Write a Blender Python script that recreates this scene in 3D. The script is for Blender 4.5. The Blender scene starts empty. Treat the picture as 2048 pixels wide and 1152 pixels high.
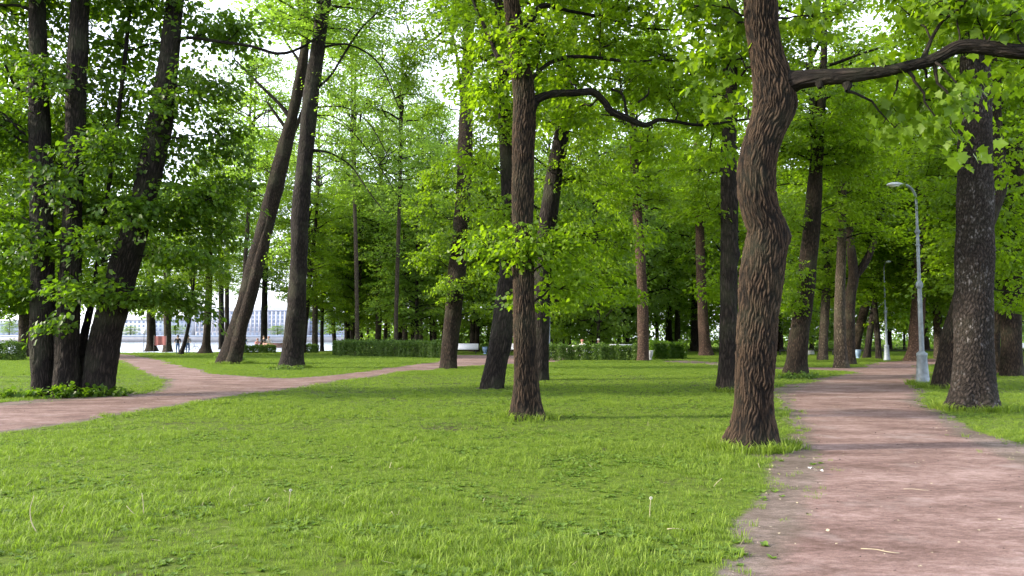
import bpy, math, random
import numpy as np
from mathutils import Vector
from mathutils.geometry import tessellate_polygon

sc = bpy.context.scene
COL = sc.collection
R = math.radians

# ------------------------------------------------------------------ camera
FPX, CX, CY, CAMH = 1480.0, 1024.0, 576.0, 1.5
PITCH = math.atan(99.0 / FPX)
cam = bpy.data.cameras.new('camera')
cam.lens = 36.0 * FPX / 2048.0
cam.sensor_width = 36.0
cam.clip_end = 4000
cam.clip_start = 0.05
camo = bpy.data.objects.new('camera', cam)
camo.location = (0, 0, CAMH)
camo.rotation_euler = (R(90) + PITCH, 0, 0)
COL.objects.link(camo)
sc.camera = camo

# ------------------------------------------------------------------ sky, sun, exposure
SUN_DIR = Vector((0.95, 0.10, -0.39)).normalized()      # the way the light travels
SUN_EL = math.asin(-SUN_DIR.z)
w = bpy.data.worlds.new('World')
sc.world = w
w.use_nodes = True
nt = w.node_tree
bg = nt.nodes['Background']
sky = nt.nodes.new('ShaderNodeTexSky')
sky.sky_type = 'NISHITA'
sky.sun_disc = False
sky.sun_elevation = SUN_EL
sky.sun_rotation = math.atan2(-SUN_DIR.x, -SUN_DIR.y)
sky.air_density = 1.0
sky.dust_density = 2.0
sky.ozone_density = 1.5
# thin even cloud veil over the clear sky
veil = nt.nodes.new('ShaderNodeMix')
veil.data_type = 'RGBA'
veil.inputs[0].default_value = 0.55
veil.inputs[7].default_value = (11.5, 12.0, 13.6, 1)
nt.links.new(sky.outputs[0], veil.inputs[6])
nt.links.new(veil.outputs[2], bg.inputs[0])
bg.inputs[1].default_value = 0.15

sun = bpy.data.lights.new('sun', 'SUN')
sun.energy = 4.6
sun.angle = R(3.0)
sun.color = (1.0, 0.90, 0.72)
suno = bpy.data.objects.new('sun', sun)
suno.rotation_euler = SUN_DIR.to_track_quat('-Z', 'Y').to_euler()
suno.location = (-30, -10, 30)
COL.objects.link(suno)

vs = sc.view_settings
vs.view_transform = 'Standard'
vs.look = 'None'
vs.exposure = 1.25
vs.gamma = 1.0
vs.use_curve_mapping = False
cy = sc.cycles
cy.max_bounces = 5
cy.diffuse_bounces = 4
cy.transmission_bounces = 4
cy.glossy_bounces = 2
cy.use_adaptive_sampling = True
cy.adaptive_threshold = 0.02
cy.use_denoising = True
try:
    cy.denoiser = 'OPENIMAGEDENOISE'
except Exception:
    pass

# ------------------------------------------------------------------ helpers
CT, ST = math.cos(PITCH), math.sin(PITCH)


def ray(px, py):
    xc, yc = (px - CX) / FPX, (CY - py) / FPX
    return np.array([xc, CT - yc * ST, ST + yc * CT])


def gnd(px, py, z=0.0):
    r = ray(px, py)
    t = (z - CAMH) / r[2]
    return np.array([r[0] * t, r[1] * t, z])


def at(px, py, d):
    r = ray(px, py)
    t = d / r[1]
    return np.array([r[0] * t, d, CAMH + r[2] * t])


def mesh(name, V, F, mats, uv=None, attr=None, smooth=False, midx=None):
    """V (n,3); F (m,k) array, or list of such arrays."""
    Fs = F if isinstance(F, list) else [F]
    Fs = [np.asarray(f, dtype=np.int32) for f in Fs if len(f)]
    V = np.asarray(V, dtype=np.float32)
    me = bpy.data.meshes.new(name)
    me.vertices.add(len(V))
    me.vertices.foreach_set('co', V.ravel())
    loops = np.concatenate([f.ravel() for f in Fs])
    tot = np.concatenate([np.full(len(f), f.shape[1], np.int32) for f in Fs])
    start = np.concatenate([[0], np.cumsum(tot)[:-1]]).astype(np.int32)
    me.loops.add(len(loops))
    me.loops.foreach_set('vertex_index', loops)
    me.polygons.add(len(tot))
    me.polygons.foreach_set('loop_start', start)
    me.polygons.foreach_set('loop_total', tot)
    if smooth:
        me.polygons.foreach_set('use_smooth', np.ones(len(tot), bool))
    if not isinstance(mats, (list, tuple)):
        mats = [mats]
    for m in mats:
        me.materials.append(m)
    if midx is not None:
        me.polygons.foreach_set('material_index', np.asarray(midx, np.int32))
    if uv is not None:
        l = me.uv_layers.new(name='UVMap')
        l.data.foreach_set('uv', np.asarray(uv, np.float32)[loops].ravel())
    if attr is not None:
        a = me.attributes.new('var', 'FLOAT', 'POINT')
        a.data.foreach_set('value', np.asarray(attr, np.float32))
    me.update()
    me.validate()
    return me


def add(name, me, parent=None, loc=(0, 0, 0), rz=0.0):
    o = bpy.data.objects.new(name, me)
    o.location = loc
    o.rotation_euler = (0, 0, rz)
    COL.objects.link(o)
    if parent is not None:
        o.parent = parent
    return o


def tag(o, label=None, cat=None, group=None, kind=None):
    if label:
        o['label'] = label
    if cat:
        o['category'] = cat
    if group:
        o['group'] = group
    if kind:
        o['kind'] = kind
    return o


def thing(name, label, cat, loc=(0, 0, 0), rz=0.0, group=None):
    return tag(add(name, None, None, loc, rz), label, cat, group)


def copy_tree(o, parent=None):
    c = o.copy()
    COL.objects.link(c)
    c.parent = parent
    for ch in [x for x in o.children]:
        copy_tree(ch, c)
    return c


class MB:
    """collects boxes, lathes and tubes into one mesh"""

    def __init__(s):
        s.V, s.T, s.Q, s.n = [], [], [], 0

    def raw(s, V, Q=(), T=()):
        V = np.asarray(V, float).reshape(-1, 3)
        if len(Q):
            s.Q.append(np.asarray(Q, int) + s.n)
        if len(T):
            s.T.append(np.asarray(T, int) + s.n)
        s.V.append(V)
        s.n += len(V)
        return s

    def box(s, c, d, rz=0.0, rx=0.0):
        x, y, z = [k / 2 for k in d]
        P = np.array([[-x, -y, -z], [x, -y, -z], [x, y, -z], [-x, y, -z], [-x, -y, z], [x, -y, z], [x, y, z], [-x, y, z]])
        if rx:
            P = P @ np.array([[1, 0, 0], [0, math.cos(rx), math.sin(rx)], [0, -math.sin(rx), math.cos(rx)]])
        if rz:
            P = P @ np.array([[math.cos(rz), math.sin(rz), 0], [-math.sin(rz), math.cos(rz), 0], [0, 0, 1]])
        return s.raw(P + np.array(c), [[0, 3, 2, 1], [4, 5, 6, 7], [0, 1, 5, 4], [1, 2, 6, 5], [2, 3, 7, 6], [3, 0, 4, 7]])

    def lathe(s, prof, n=16, c=(0, 0, 0), sy=1.0):
        a = np.linspace(0, 2 * np.pi, n, endpoint=False)
        V = np.concatenate([np.stack([r * np.cos(a), r * np.sin(a) * sy, np.full(n, z)], 1) for r, z in prof]) + np.array(c)
        Q = []
        for k in range(len(prof) - 1):
            for i in range(n):
                j = (i + 1) % n
                Q.append([k * n + i, k * n + j, (k + 1) * n + j, (k + 1) * n + i])
        s.raw(V, Q)
        return s

    def tube(s, pts, rad, n=8, cap=True):
        V, Q, T = tube_arrays(np.asarray(pts, float), np.asarray(rad, float), n)
        s.raw(V, Q, T if cap else ())
        return s

    def build(s, name, mat, parent=None, loc=(0, 0, 0), rz=0.0, smooth=False):
        F = []
        if s.Q:
            F.append(np.concatenate(s.Q))
        if s.T:
            F.append(np.concatenate(s.T))
        return add(name, mesh(name, np.concatenate(s.V), F, mat, smooth=smooth), parent, loc, rz)


def frames(P):
    T = np.gradient(P, axis=0)
    T /= np.linalg.norm(T, axis=1, keepdims=True) + 1e-9
    ref = np.array([1.0, 0, 0]) if abs(T[0, 0]) < 0.8 else np.array([0, 0, 1.0])
    A = np.zeros_like(P)
    for i in range(len(P)):
        a = ref - T[i] * (ref @ T[i])
        a /= np.linalg.norm(a) + 1e-9
        A[i] = a
        ref = a
    B = np.cross(T, A)
    return T, A, B


def tube_arrays(P, r, n):
    T, A, B = frames(P)
    a = np.linspace(0, 2 * np.pi, n, endpoint=False)
    m = len(P)
    V = P[:, None, :] + r[:, None, None] * (np.cos(a)[None, :, None] * A[:, None, :] + np.sin(a)[None, :, None] * B[:, None, :])
    V = V.reshape(-1, 3)
    k = np.arange(m - 1)[:, None] * n
    i = np.arange(n)[None, :]
    j = (i + 1) % n
    Q = np.stack([k + i, k + j, k + n + j, k + n + i], -1).reshape(-1, 4)
    T2 = np.concatenate([[[0, q + 1, q] for q in range(1, n - 1)], [[(m - 1) * n, (m - 1) * n + q, (m - 1) * n + q + 1] for q in range(1, n - 1)]])
    return V, Q, T2


def catmull(P, step, dims=None):
    """resample control rows (any columns) through a Catmull-Rom curve with about `step` spacing"""
    P = np.asarray(P, float)
    X = np.vstack([2 * P[0] - P[1], P, 2 * P[-1] - P[-2]])
    out = []
    for i in range(1, len(X) - 2):
        L = np.linalg.norm(X[i + 1, :3] - X[i, :3])
        k = max(1, int(round(L / step)))
        t = np.linspace(0, 1, k, endpoint=False)[:, None]
        p0, p1, p2, p3 = X[i - 1], X[i], X[i + 1], X[i + 2]
        out.append(0.5 * (2 * p1 + (p2 - p0) * t + (2 * p0 - 5 * p1 + 4 * p2 - p3) * t ** 2 + (3 * p1 - p0 - 3 * p2 + p3) * t ** 3))
    out.append(P[-1:])
    return np.concatenate(out)


# ------------------------------------------------------------------ materials
def newmat(name):
    m = bpy.data.materials.new(name)
    m.use_nodes = True
    t = m.node_tree
    return m, t, t.nodes['Principled BSDF'], t.nodes['Material Output']


def N(t, kind, **kw):
    n = t.nodes.new(kind)
    for k, v in kw.items():
        if k.startswith('i_'):
            key = k[2:]
            key = int(key) if key.isdigit() else key.replace('_', ' ')
            n.inputs[key].default_value = v
        else:
            setattr(n, k, v)
    return n


def ramp(t, stops):
    r = t.nodes.new('ShaderNodeValToRGB')
    e = r.color_ramp.elements
    while len(e) < len(stops):
        e.new(0.5)
    for k, (p, c) in enumerate(stops):
        e[k].position = p
        e[k].color = (*c, 1)
    return r


def plain(name, col, rough=0.6, metal=0.0, var=0.12, scale=6.0, bump=0.0):
    m, t, b, o = newmat(name)
    tc = N(t, 'ShaderNodeTexCoord')
    nz = N(t, 'ShaderNodeTexNoise', i_Scale=scale, i_Detail=5.0)
    t.links.new(tc.outputs['Object'], nz.inputs['Vector'])
    c = np.array(col)
    r = ramp(t, [(0.3, tuple(c * (1 - var))), (0.7, tuple(np.minimum(c * (1 + var), 1)))])
    t.links.new(nz.outputs['Fac'], r.inputs[0])
    t.links.new(r.outputs[0], b.inputs['Base Color'])
    b.inputs['Roughness'].default_value = rough
    b.inputs['Metallic'].default_value = metal
    if bump:
        bp = N(t, 'ShaderNodeBump', i_Strength=bump, i_Distance=0.02)
        t.links.new(nz.outputs['Fac'], bp.inputs['Height'])
        t.links.new(bp.outputs[0], b.inputs['Normal'])
    return m


def leaf_mat(name, dark, light, trans, tf=0.5, rough=0.5):
    m, t, b, o = newmat(name)
    at_ = N(t, 'ShaderNodeAttribute', attribute_name='var')
    oi = N(t, 'ShaderNodeObjectInfo')
    ad = N(t, 'ShaderNodeMath', operation='MULTIPLY_ADD', i_1=0.35)
    t.links.new(oi.outputs['Random'], ad.inputs[0])
    t.links.new(at_.outputs['Fac'], ad.inputs[2])
    sb = N(t, 'ShaderNodeMath', operation='SUBTRACT', i_1=0.17)
    t.links.new(ad.outputs[0], sb.inputs[0])
    r = ramp(t, [(0.0, dark), (1.0, light)])
    t.links.new(sb.outputs[0], r.inputs[0])
    t.links.new(r.outputs[0], b.inputs['Base Color'])
    b.inputs['Roughness'].default_value = rough
    b.inputs['Specular IOR Level'].default_value = 0.35
    tr = N(t, 'ShaderNodeBsdfTranslucent')
    k = np.array(trans)
    r2 = ramp(t, [(0.0, tuple(k * 0.75)), (1.0, tuple(k * 1.25))])
    t.links.new(sb.outputs[0], r2.inputs[0])
    t.links.new(r2.outputs[0], tr.inputs['Color'])
    mx = N(t, 'ShaderNodeMixShader', i_0=tf)
    t.links.new(b.outputs[0], mx.inputs[1])
    t.links.new(tr.outputs[0], mx.inputs[2])
    t.links.new(mx.outputs[0], o.inputs['Surface'])
    return m


def bark_mat(name, furrow, ridge, extra=None, cw=0.05, ch=0.22, bump=0.8, flake=None, moss=0.25, carved=False):
    m, t, b, o = newmat(name)
    tc = N(t, 'ShaderNodeTexCoord')
    oi = N(t, 'ShaderNodeObjectInfo')
    mp = N(t, 'ShaderNodeMapping')
    mp.inputs['Scale'].default_value = (1 / cw, 1 / ch, 1)
    t.links.new(tc.outputs['UV'], mp.inputs['Vector'])
    nz = N(t, 'ShaderNodeTexNoise', i_Scale=0.9, i_Detail=4.0)
    t.links.new(mp.outputs[0], nz.inputs['Vector'])
    mxv = N(t, 'ShaderNodeVectorMath', operation='MULTIPLY_ADD')
    mxv.inputs[1].default_value = (1.6, 1.2, 0)
    t.links.new(nz.outputs['Color'], mxv.inputs[0])
    t.links.new(mp.outputs[0], mxv.inputs[2])
    vo = N(t, 'ShaderNodeTexVoronoi', feature='DISTANCE_TO_EDGE', i_Scale=1.0)
    t.links.new(mxv.outputs[0], vo.inputs['Vector'])
    fine = N(t, 'ShaderNodeTexNoise', i_Scale=5.0, i_Detail=6.0, i_Roughness=0.7)
    t.links.new(mp.outputs[0], fine.inputs['Vector'])
    big = N(t, 'ShaderNodeTexNoise', i_Scale=1.3, i_Detail=3.0)
    t.links.new(tc.outputs['Object'], big.inputs['Vector'])
    c = N(t, 'ShaderNodeMath', operation='MULTIPLY', i_1=2.6)
    c.use_clamp = True
    t.links.new(vo.outputs['Distance'], c.inputs[0])
    a2 = N(t, 'ShaderNodeMath', operation='MULTIPLY_ADD', i_1=0.6)
    t.links.new(fine.outputs['Fac'], a2.inputs[0])
    t.links.new(c.outputs[0], a2.inputs[2])
    f, rd = np.array(furrow), np.array(ridge)
    r = ramp(t, [(0.22, tuple(f * 0.8)), (0.60, tuple((f + rd) / 2)), (0.95, tuple(rd * 1.25))])
    sc2 = N(t, 'ShaderNodeMath', operation='MULTIPLY', i_1=0.72)
    t.links.new(a2.outputs[0], sc2.inputs[0])
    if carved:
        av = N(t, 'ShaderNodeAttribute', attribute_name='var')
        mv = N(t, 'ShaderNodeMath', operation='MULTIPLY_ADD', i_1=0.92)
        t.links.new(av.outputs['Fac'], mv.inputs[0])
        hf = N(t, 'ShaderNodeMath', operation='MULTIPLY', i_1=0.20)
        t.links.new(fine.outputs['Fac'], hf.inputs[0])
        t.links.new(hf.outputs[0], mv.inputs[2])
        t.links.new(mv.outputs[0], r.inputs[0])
    else:
        t.links.new(sc2.outputs[0], r.inputs[0])
    col = r.outputs[0]
    if flake is not None:
        vf = N(t, 'ShaderNodeTexVoronoi', feature='F1', i_Scale=1.0)
        t.links.new(mxv.outputs[0], vf.inputs['Vector'])
        sep = N(t, 'ShaderNodeSeparateColor')
        t.links.new(vf.outputs['Color'], sep.inputs[0])
        rr = ramp(t, [(0.70, (0, 0, 0)), (0.86, (1, 1, 1))])
        t.links.new(sep.outputs[0], rr.inputs[0])
        ed = N(t, 'ShaderNodeMath', operation='MULTIPLY')
        t.links.new(rr.outputs[0], ed.inputs[0])
        pm = ramp(t, [(0.42, (0, 0, 0)), (0.62, (1, 1, 1))])
        t.links.new(big.outputs['Fac'], pm.inputs[0])
        pc_ = N(t, 'ShaderNodeMath', operation='MULTIPLY')
        t.links.new(c.outputs[0], pc_.inputs[0])
        t.links.new(pm.outputs[0], pc_.inputs[1])
        t.links.new(pc_.outputs[0], ed.inputs[1])
        fl = N(t, 'ShaderNodeMix', data_type='RGBA')
        t.links.new(ed.outputs[0], fl.inputs[0])
        t.links.new(col, fl.inputs[6])
        fl.inputs[7].default_value = (*flake, 1)
        col = fl.outputs[2]
    # patches of green-grey algae
    mr = ramp(t, [(0.48, (0, 0, 0)), (0.72, (moss, moss, moss))])
    t.links.new(big.outputs['Fac'], mr.inputs[0])
    mm = N(t, 'ShaderNodeMix', data_type='RGBA')
    t.links.new(mr.outputs[0], mm.inputs[0])
    t.links.new(col, mm.inputs[6])
    mm.inputs[7].default_value = (0.085, 0.095, 0.055, 1)
    hv = N(t, 'ShaderNodeHueSaturation')
    vr = N(t, 'ShaderNodeMath', operation='MULTIPLY_ADD', i_1=0.5, i_2=0.75)
    t.links.new(oi.outputs['Random'], vr.inputs[0])
    t.links.new(vr.outputs[0], hv.inputs['Value'])
    t.links.new(mm.outputs[2], hv.inputs['Color'])
    t.links.new(hv.outputs[0], b.inputs['Base Color'])
    b.inputs['Roughness'].default_value = 0.9
    b.inputs['Specular IOR Level'].default_value = 0.2
    bp = N(t, 'ShaderNodeBump', i_Strength=bump, i_Distance=0.05)
    t.links.new(a2.outputs[0], bp.inputs['Height'])
    t.links.new(bp.outputs[0], b.inputs['Normal'])
    return m


M = {}
M['leaf'] = leaf_mat('leaf_green', (0.045, 0.100, 0.004), (0.125, 0.190, 0.006), (0.29, 0.48, 0.010), 0.50)
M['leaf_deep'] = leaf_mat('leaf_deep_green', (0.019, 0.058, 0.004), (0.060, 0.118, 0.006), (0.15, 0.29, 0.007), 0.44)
M['leaf_pale'] = leaf_mat('leaf_pale_hazed', (0.062, 0.122, 0.016), (0.135, 0.205, 0.028), (0.29, 0.49, 0.040), 0.52)  # pale leaf, cooled toward blue: distance haze put into the colour
M['leaf_maple'] = leaf_mat('leaf_maple', (0.040, 0.090, 0.004), (0.10, 0.165, 0.006), (0.24, 0.40, 0.007), 0.48)
M['grass'] = leaf_mat('grass_blade', (0.042, 0.095, 0.010), (0.205, 0.275, 0.032), (0.215, 0.35, 0.022), 0.40, 0.6)
M['leaf_hedge'] = leaf_mat('leaf_hedge', (0.025, 0.065, 0.008), (0.105, 0.170, 0.022), (0.12, 0.24, 0.012), 0.30)
M['weed'] = leaf_mat('weed_leaf', (0.050, 0.110, 0.016), (0.12, 0.19, 0.03), (0.17, 0.29, 0.025), 0.38)
M['bark'] = bark_mat('bark_brown', (0.009, 0.006, 0.0045), (0.046, 0.031, 0.022))
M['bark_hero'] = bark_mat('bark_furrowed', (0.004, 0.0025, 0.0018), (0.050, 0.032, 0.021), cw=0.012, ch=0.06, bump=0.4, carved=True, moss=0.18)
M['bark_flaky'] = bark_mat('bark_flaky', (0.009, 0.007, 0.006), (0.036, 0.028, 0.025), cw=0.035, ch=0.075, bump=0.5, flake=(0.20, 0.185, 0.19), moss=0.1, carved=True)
M['bark_dark'] = bark_mat('bark_dark', (0.006, 0.0045, 0.004), (0.028, 0.021, 0.018), cw=0.06, ch=0.30)
M['bark_pine'] = bark_mat('bark_pine', (0.040, 0.024, 0.018), (0.12, 0.076, 0.058), cw=0.08, ch=0.14, moss=0.1)
M['bark_grey'] = bark_mat('bark_grey', (0.030, 0.023, 0.017), (0.090, 0.070, 0.054), cw=0.07, ch=0.2)

M['lamp_paint'] = plain('lamp_paint_grey', (0.20, 0.235, 0.275), 0.5, 0.15, 0.28, 7)
M['lamp_head'] = plain('lamp_head_shell', (0.48, 0.51, 0.56), 0.4, 0.2, 0.06, 12)
M['lamp_glass'] = plain('lamp_frosted_glass', (0.78, 0.80, 0.82), 0.2, 0, 0.04, 10)
M['bench_white'] = plain('bench_white_paint', (0.74, 0.73, 0.76), 0.5, 0, 0.06, 9)
M['bench_brown'] = plain('bench_brown_paint', (0.22, 0.085, 0.06), 0.5, 0, 0.2, 9)
M['iron'] = plain('dark_iron', (0.03, 0.03, 0.035), 0.5, 0.4, 0.2, 12)
M['bin_blue'] = plain('bin_blue_grey', (0.16, 0.24, 0.36), 0.5, 0.1, 0.15, 10)
M['bin_white'] = plain('bin_pale_concrete', (0.42, 0.42, 0.44), 0.8, 0, 0.12, 10)
M['wall_pale_haze'] = plain('facade_pale_hazed', (0.40, 0.42, 0.49), 0.8, 0, 0.05, 0.2)  # bluish tint is river haze painted into the wall colour
M['wall_blue_haze'] = plain('facade_blue_hazed', (0.36, 0.40, 0.47), 0.8, 0, 0.06, 0.2)  # blue of the distance put into the facade colour
M['granite'] = plain('embankment_granite', (0.30, 0.29, 0.30), 0.8, 0, 0.15, 0.3)
M['roof'] = plain('roof_sheet_grey', (0.25, 0.27, 0.30), 0.6, 0.1, 0.1, 0.3)
M['red'] = plain('banner_red', (0.34, 0.11, 0.11), 0.7, 0, 0.15, 2)
M['stick'] = plain('dry_straw', (0.34, 0.29, 0.19), 0.8, 0, 0.15, 30)
M['fluff'] = plain('dandelion_fluff', (0.62, 0.62, 0.56), 0.9, 0, 0.08, 60)
M['paper'] = plain('crumpled_paper', (0.62, 0.60, 0.58), 0.8, 0, 0.12, 25, 0.3)
M['skin'] = plain('skin', (0.50, 0.31, 0.23), 0.6, 0, 0.06, 20)
M['hair_dark'] = plain('hair_dark', (0.03, 0.022, 0.018), 0.6, 0, 0.2, 30)
M['hair_red'] = plain('hair_reddish', (0.30, 0.12, 0.08), 0.6, 0, 0.2, 30)
M['jeans'] = plain('cloth_blue_denim', (0.07, 0.12, 0.27), 0.8, 0, 0.2, 15)
M['cloth_black'] = plain('cloth_black', (0.022, 0.022, 0.028), 0.8, 0, 0.2, 15)
M['cloth_white'] = plain('cloth_white', (0.72, 0.71, 0.70), 0.8, 0, 0.05, 15)
M['cloth_pink'] = plain('cloth_pink', (0.70, 0.32, 0.33), 0.8, 0, 0.08, 15)
M['cloth_grey'] = plain('cloth_grey_check', (0.30, 0.28, 0.32), 0.8, 0, 0.6, 22)
M['rubber'] = plain('tyre_rubber', (0.02, 0.02, 0.02), 0.8, 0, 0.2, 20)
M['steel'] = plain('bicycle_steel', (0.45, 0.47, 0.50), 0.3, 0.8, 0.05, 20)


def window_mat():
    m, t, b, o = newmat('window_glass_hazed')
    oi = N(t, 'ShaderNodeObjectInfo')
    r = ramp(t, [(0, (0.14, 0.18, 0.26)), (1, (0.22, 0.27, 0.36))])  # panes lightened and blued, haze over the river painted in
    t.links.new(oi.outputs['Random'], r.inputs[0])
    t.links.new(r.outputs[0], b.inputs['Base Color'])
    b.inputs['Roughness'].default_value = 0.15
    return m


M['window'] = window_mat()


def ground_mat():
    m, t, b, o = newmat('park_ground')
    L = t.links.new
    tc = N(t, 'ShaderNodeTexCoord')

    def noise(s, d=6.0, r=0.65, src=None):
        n = N(t, 'ShaderNodeTexNoise', i_Scale=s, i_Detail=d, i_Roughness=r)
        L(src or tc.outputs['Object'], n.inputs['Vector'])
        return n.outputs['Fac']

    def mix(f, a_, b_, mode='MIX'):
        x = N(t, 'ShaderNodeMix', data_type='RGBA', blend_type=mode)
        if isinstance(f, float):
            x.inputs[0].default_value = f
        else:
            L(f, x.inputs[0])
        for k, v in ((6, a_), (7, b_)):
            if isinstance(v, tuple):
                x.inputs[k].default_value = (*v, 1)
            else:
                L(v, x.inputs[k])
        return x.outputs[2]

    def rmp(f, stops):
        r = ramp(t, stops)
        L(f, r.inputs[0])
        return r.outputs[0]

    def madd(a_, k, c):
        x = N(t, 'ShaderNodeMath', operation='MULTIPLY_ADD', i_1=k)
        L(a_, x.inputs[0])
        if isinstance(c, float):
            x.inputs[2].default_value = c
        else:
            L(c, x.inputs[2])
        return x.outputs[0]

    n1, n2, n3 = noise(0.55), noise(14.0, 6.0, 0.7), noise(70.0, 4.0)
    green = rmp(n2, [(0.35, (0.042, 0.070, 0.008)), (0.7, (0.105, 0.150, 0.015))])
    soil = rmp(n3, [(0.3, (0.018, 0.015, 0.010)), (0.75, (0.062, 0.050, 0.034))])
    bare = rmp(madd(n2, 0.35, madd(n1, 0.72, 0.0)), [(0.56, (0, 0, 0)), (0.66, (0.85, 0.85, 0.85))])
    lawn = mix(bare, green, soil)
    # path: crushed brick and earth, trodden along its length
    mp = N(t, 'ShaderNodeMapping')
    mp.inputs['Rotation'].default_value = (0, 0, R(-20))
    mp.inputs['Scale'].default_value = (1.0, 2.0, 1)
    L(tc.outputs['Object'], mp.inputs['Vector'])
    p1, p2, p4 = noise(0.7, 7.0, 0.62, mp.outputs[0]), noise(8.0, 8.0, 0.75, mp.outputs[0]), noise(2.6, 10.0, 0.82, mp.outputs[0])
    p3, p5 = noise(150.0, 3.0), noise(1.1, 5.0, 0.6)
    body = madd(p2, 0.45, madd(p1, 0.55, 0.0))
    pc = rmp(body, [(0.38, (0.088, 0.053, 0.044)), (0.50, (0.185, 0.120, 0.107)), (0.62, (0.300, 0.212, 0.195))])
    pc = mix(1.0, pc, rmp(p3, [(0.32, (0.62, 0.62, 0.62)), (0.5, (1, 1, 1)), (0.72, (1.2, 1.2, 1.2))]), 'MULTIPLY')
    pc = mix(rmp(p4, [(0.50, (0, 0, 0)), (0.66, (0.85, 0.85, 0.85))]), pc, (0.085, 0.052, 0.042))
    pc = mix(rmp(p5, [(0.56, (0, 0, 0)), (0.74, (0.55, 0.55, 0.55))]), pc, (0.27, 0.225, 0.215))
    ec = rmp(body, [(0.34, (0.070, 0.053, 0.040)), (0.50, (0.135, 0.105, 0.088)), (0.68, (0.235, 0.198, 0.185))])
    ec = mix(1.0, ec, rmp(p3, [(0.32, (0.6, 0.6, 0.6)), (0.5, (1, 1, 1)), (0.72, (1.2, 1.2, 1.2))]), 'MULTIPLY')
    ec = mix(rmp(p4, [(0.50, (0, 0, 0)), (0.66, (0.8, 0.8, 0.8))]), ec, (0.050, 0.038, 0.028))
    at_ = N(t, 'ShaderNodeAttribute', attribute_name='var')
    e = madd(p2, 0.30, madd(p1, 0.34, madd(at_.outputs['Fac'], 1.0, -0.32)))
    col = mix(rmp(e, [(0.20, (0, 0, 0)), (0.34, (1, 1, 1))]), lawn, ec)
    col = mix(rmp(e, [(0.46, (0, 0, 0)), (0.66, (1, 1, 1))]), col, pc)
    L(col, b.inputs['Base Color'])
    b.inputs['Roughness'].default_value = 0.93
    b.inputs['Specular IOR Level'].default_value = 0.12
    bp = N(t, 'ShaderNodeBump', i_Strength=0.7, i_Distance=0.03)
    L(madd(p3, 0.3, madd(p2, 0.6, madd(n2, 0.6, 0.0))), bp.inputs['Height'])
    L(bp.outputs[0], b.inputs['Normal'])
    return m


M['ground'] = ground_mat()


def water_mat():
    m, t, b, o = newmat('river_water')
    b.inputs['Base Color'].default_value = (0.10, 0.13, 0.16, 1)
    b.inputs['Roughness'].default_value = 0.12
    tc = N(t, 'ShaderNodeTexCoord')
    mp = N(t, 'ShaderNodeMapping')
    mp.inputs['Scale'].default_value = (0.25, 0.7, 1)
    t.links.new(tc.outputs['Object'], mp.inputs['Vector'])
    nz = N(t, 'ShaderNodeTexNoise', i_Scale=1.0, i_Detail=5.0)
    t.links.new(mp.outputs[0], nz.inputs['Vector'])
    bp = N(t, 'ShaderNodeBump', i_Strength=0.5, i_Distance=0.3)
    t.links.new(nz.outputs['Fac'], bp.inputs['Height'])
    t.links.new(bp.outputs[0], b.inputs['Normal'])
    return m


M['water'] = water_mat()

# ------------------------------------------------------------------ ground, river, paths
rng = np.random.default_rng(7)
# land sheet with a shore on the far left: a river runs beyond it
shore = [gnd(-700, 708), gnd(0, 707), gnd(230, 706), gnd(420, 704.5), gnd(600, 703), gnd(690, 700)]
shore = [p[:2] for p in shore] + [np.array([-22.0, 150.0]), np.array([-6.0, 420.0])]
land = [np.array([-200.0, -60.0])] + [np.array([-200.0, shore[0][1]])] + shore + [np.array([500.0, 420.0]), np.array([500.0, -60.0])]


def sheet(name, poly, z, mat, skirt=0.0):
    P = [Vector((p[0], p[1], z)) for p in poly]
    tris = tessellate_polygon([P])
    V = np.array([list(p) for p in P])
    T = np.array(tris)
    # normals up
    a = V[T[:, 1]] - V[T[:, 0]]
    b = V[T[:, 2]] - V[T[:, 0]]
    fl = np.cross(a, b)[:, 2] < 0
    T[fl] = T[fl][:, ::-1]
    F = [T]
    if skirt:
        n = len(V)
        V = np.vstack([V, V - np.array([0, 0, skirt])])
        F.append(np.array([[i, (i + 1) % n, n + (i + 1) % n, n + i] for i in range(n)]))
    o = add(name, mesh(name, V, F, mat))
    o['kind'] = 'structure'
    return o


sheet('ground', land, 0.0, M['ground'], 1.6)
wv = np.array([[-1500, -100, -1.1], [1500, -100, -1.1], [1500, 2500, -1.1], [-1500, 2500, -1.1]])
tag(add('water', mesh('water', wv, np.array([[0, 1, 2, 3]]), M['water'])), kind='structure')


def wobble(poly, step, amp, seed):
    """resample a closed outline and give it an uneven edge"""
    P = np.array([list(p) for p in poly])
    Q = catmull(np.vstack([P, P[:1]]), step)[:-1]
    r = np.random.default_rng(seed)
    n = len(Q)
    d = np.zeros(n)
    for k in range(1, 26):
        f = k * max(1, n // 60)
        ph = r.uniform(0, 6.28)
        d += np.sin(np.arange(n) / n * 2 * np.pi * f + ph) / (1 + 0.35 * k)
    d *= amp / 1.6
    t = np.roll(Q, -1, 0) - np.roll(Q, 1, 0)
    nn = np.stack([t[:, 1], -t[:, 0]], 1)
    nn /= np.linalg.norm(nn, axis=1, keepdims=True) + 1e-9
    scale = np.clip(np.linalg.norm(Q, axis=1) / 14.0, 0.6, 2.2)
    return Q + nn * (d * scale)[:, None]


def pxpoly(L):
    return [gnd(x, y)[:2] for x, y in L]


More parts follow.
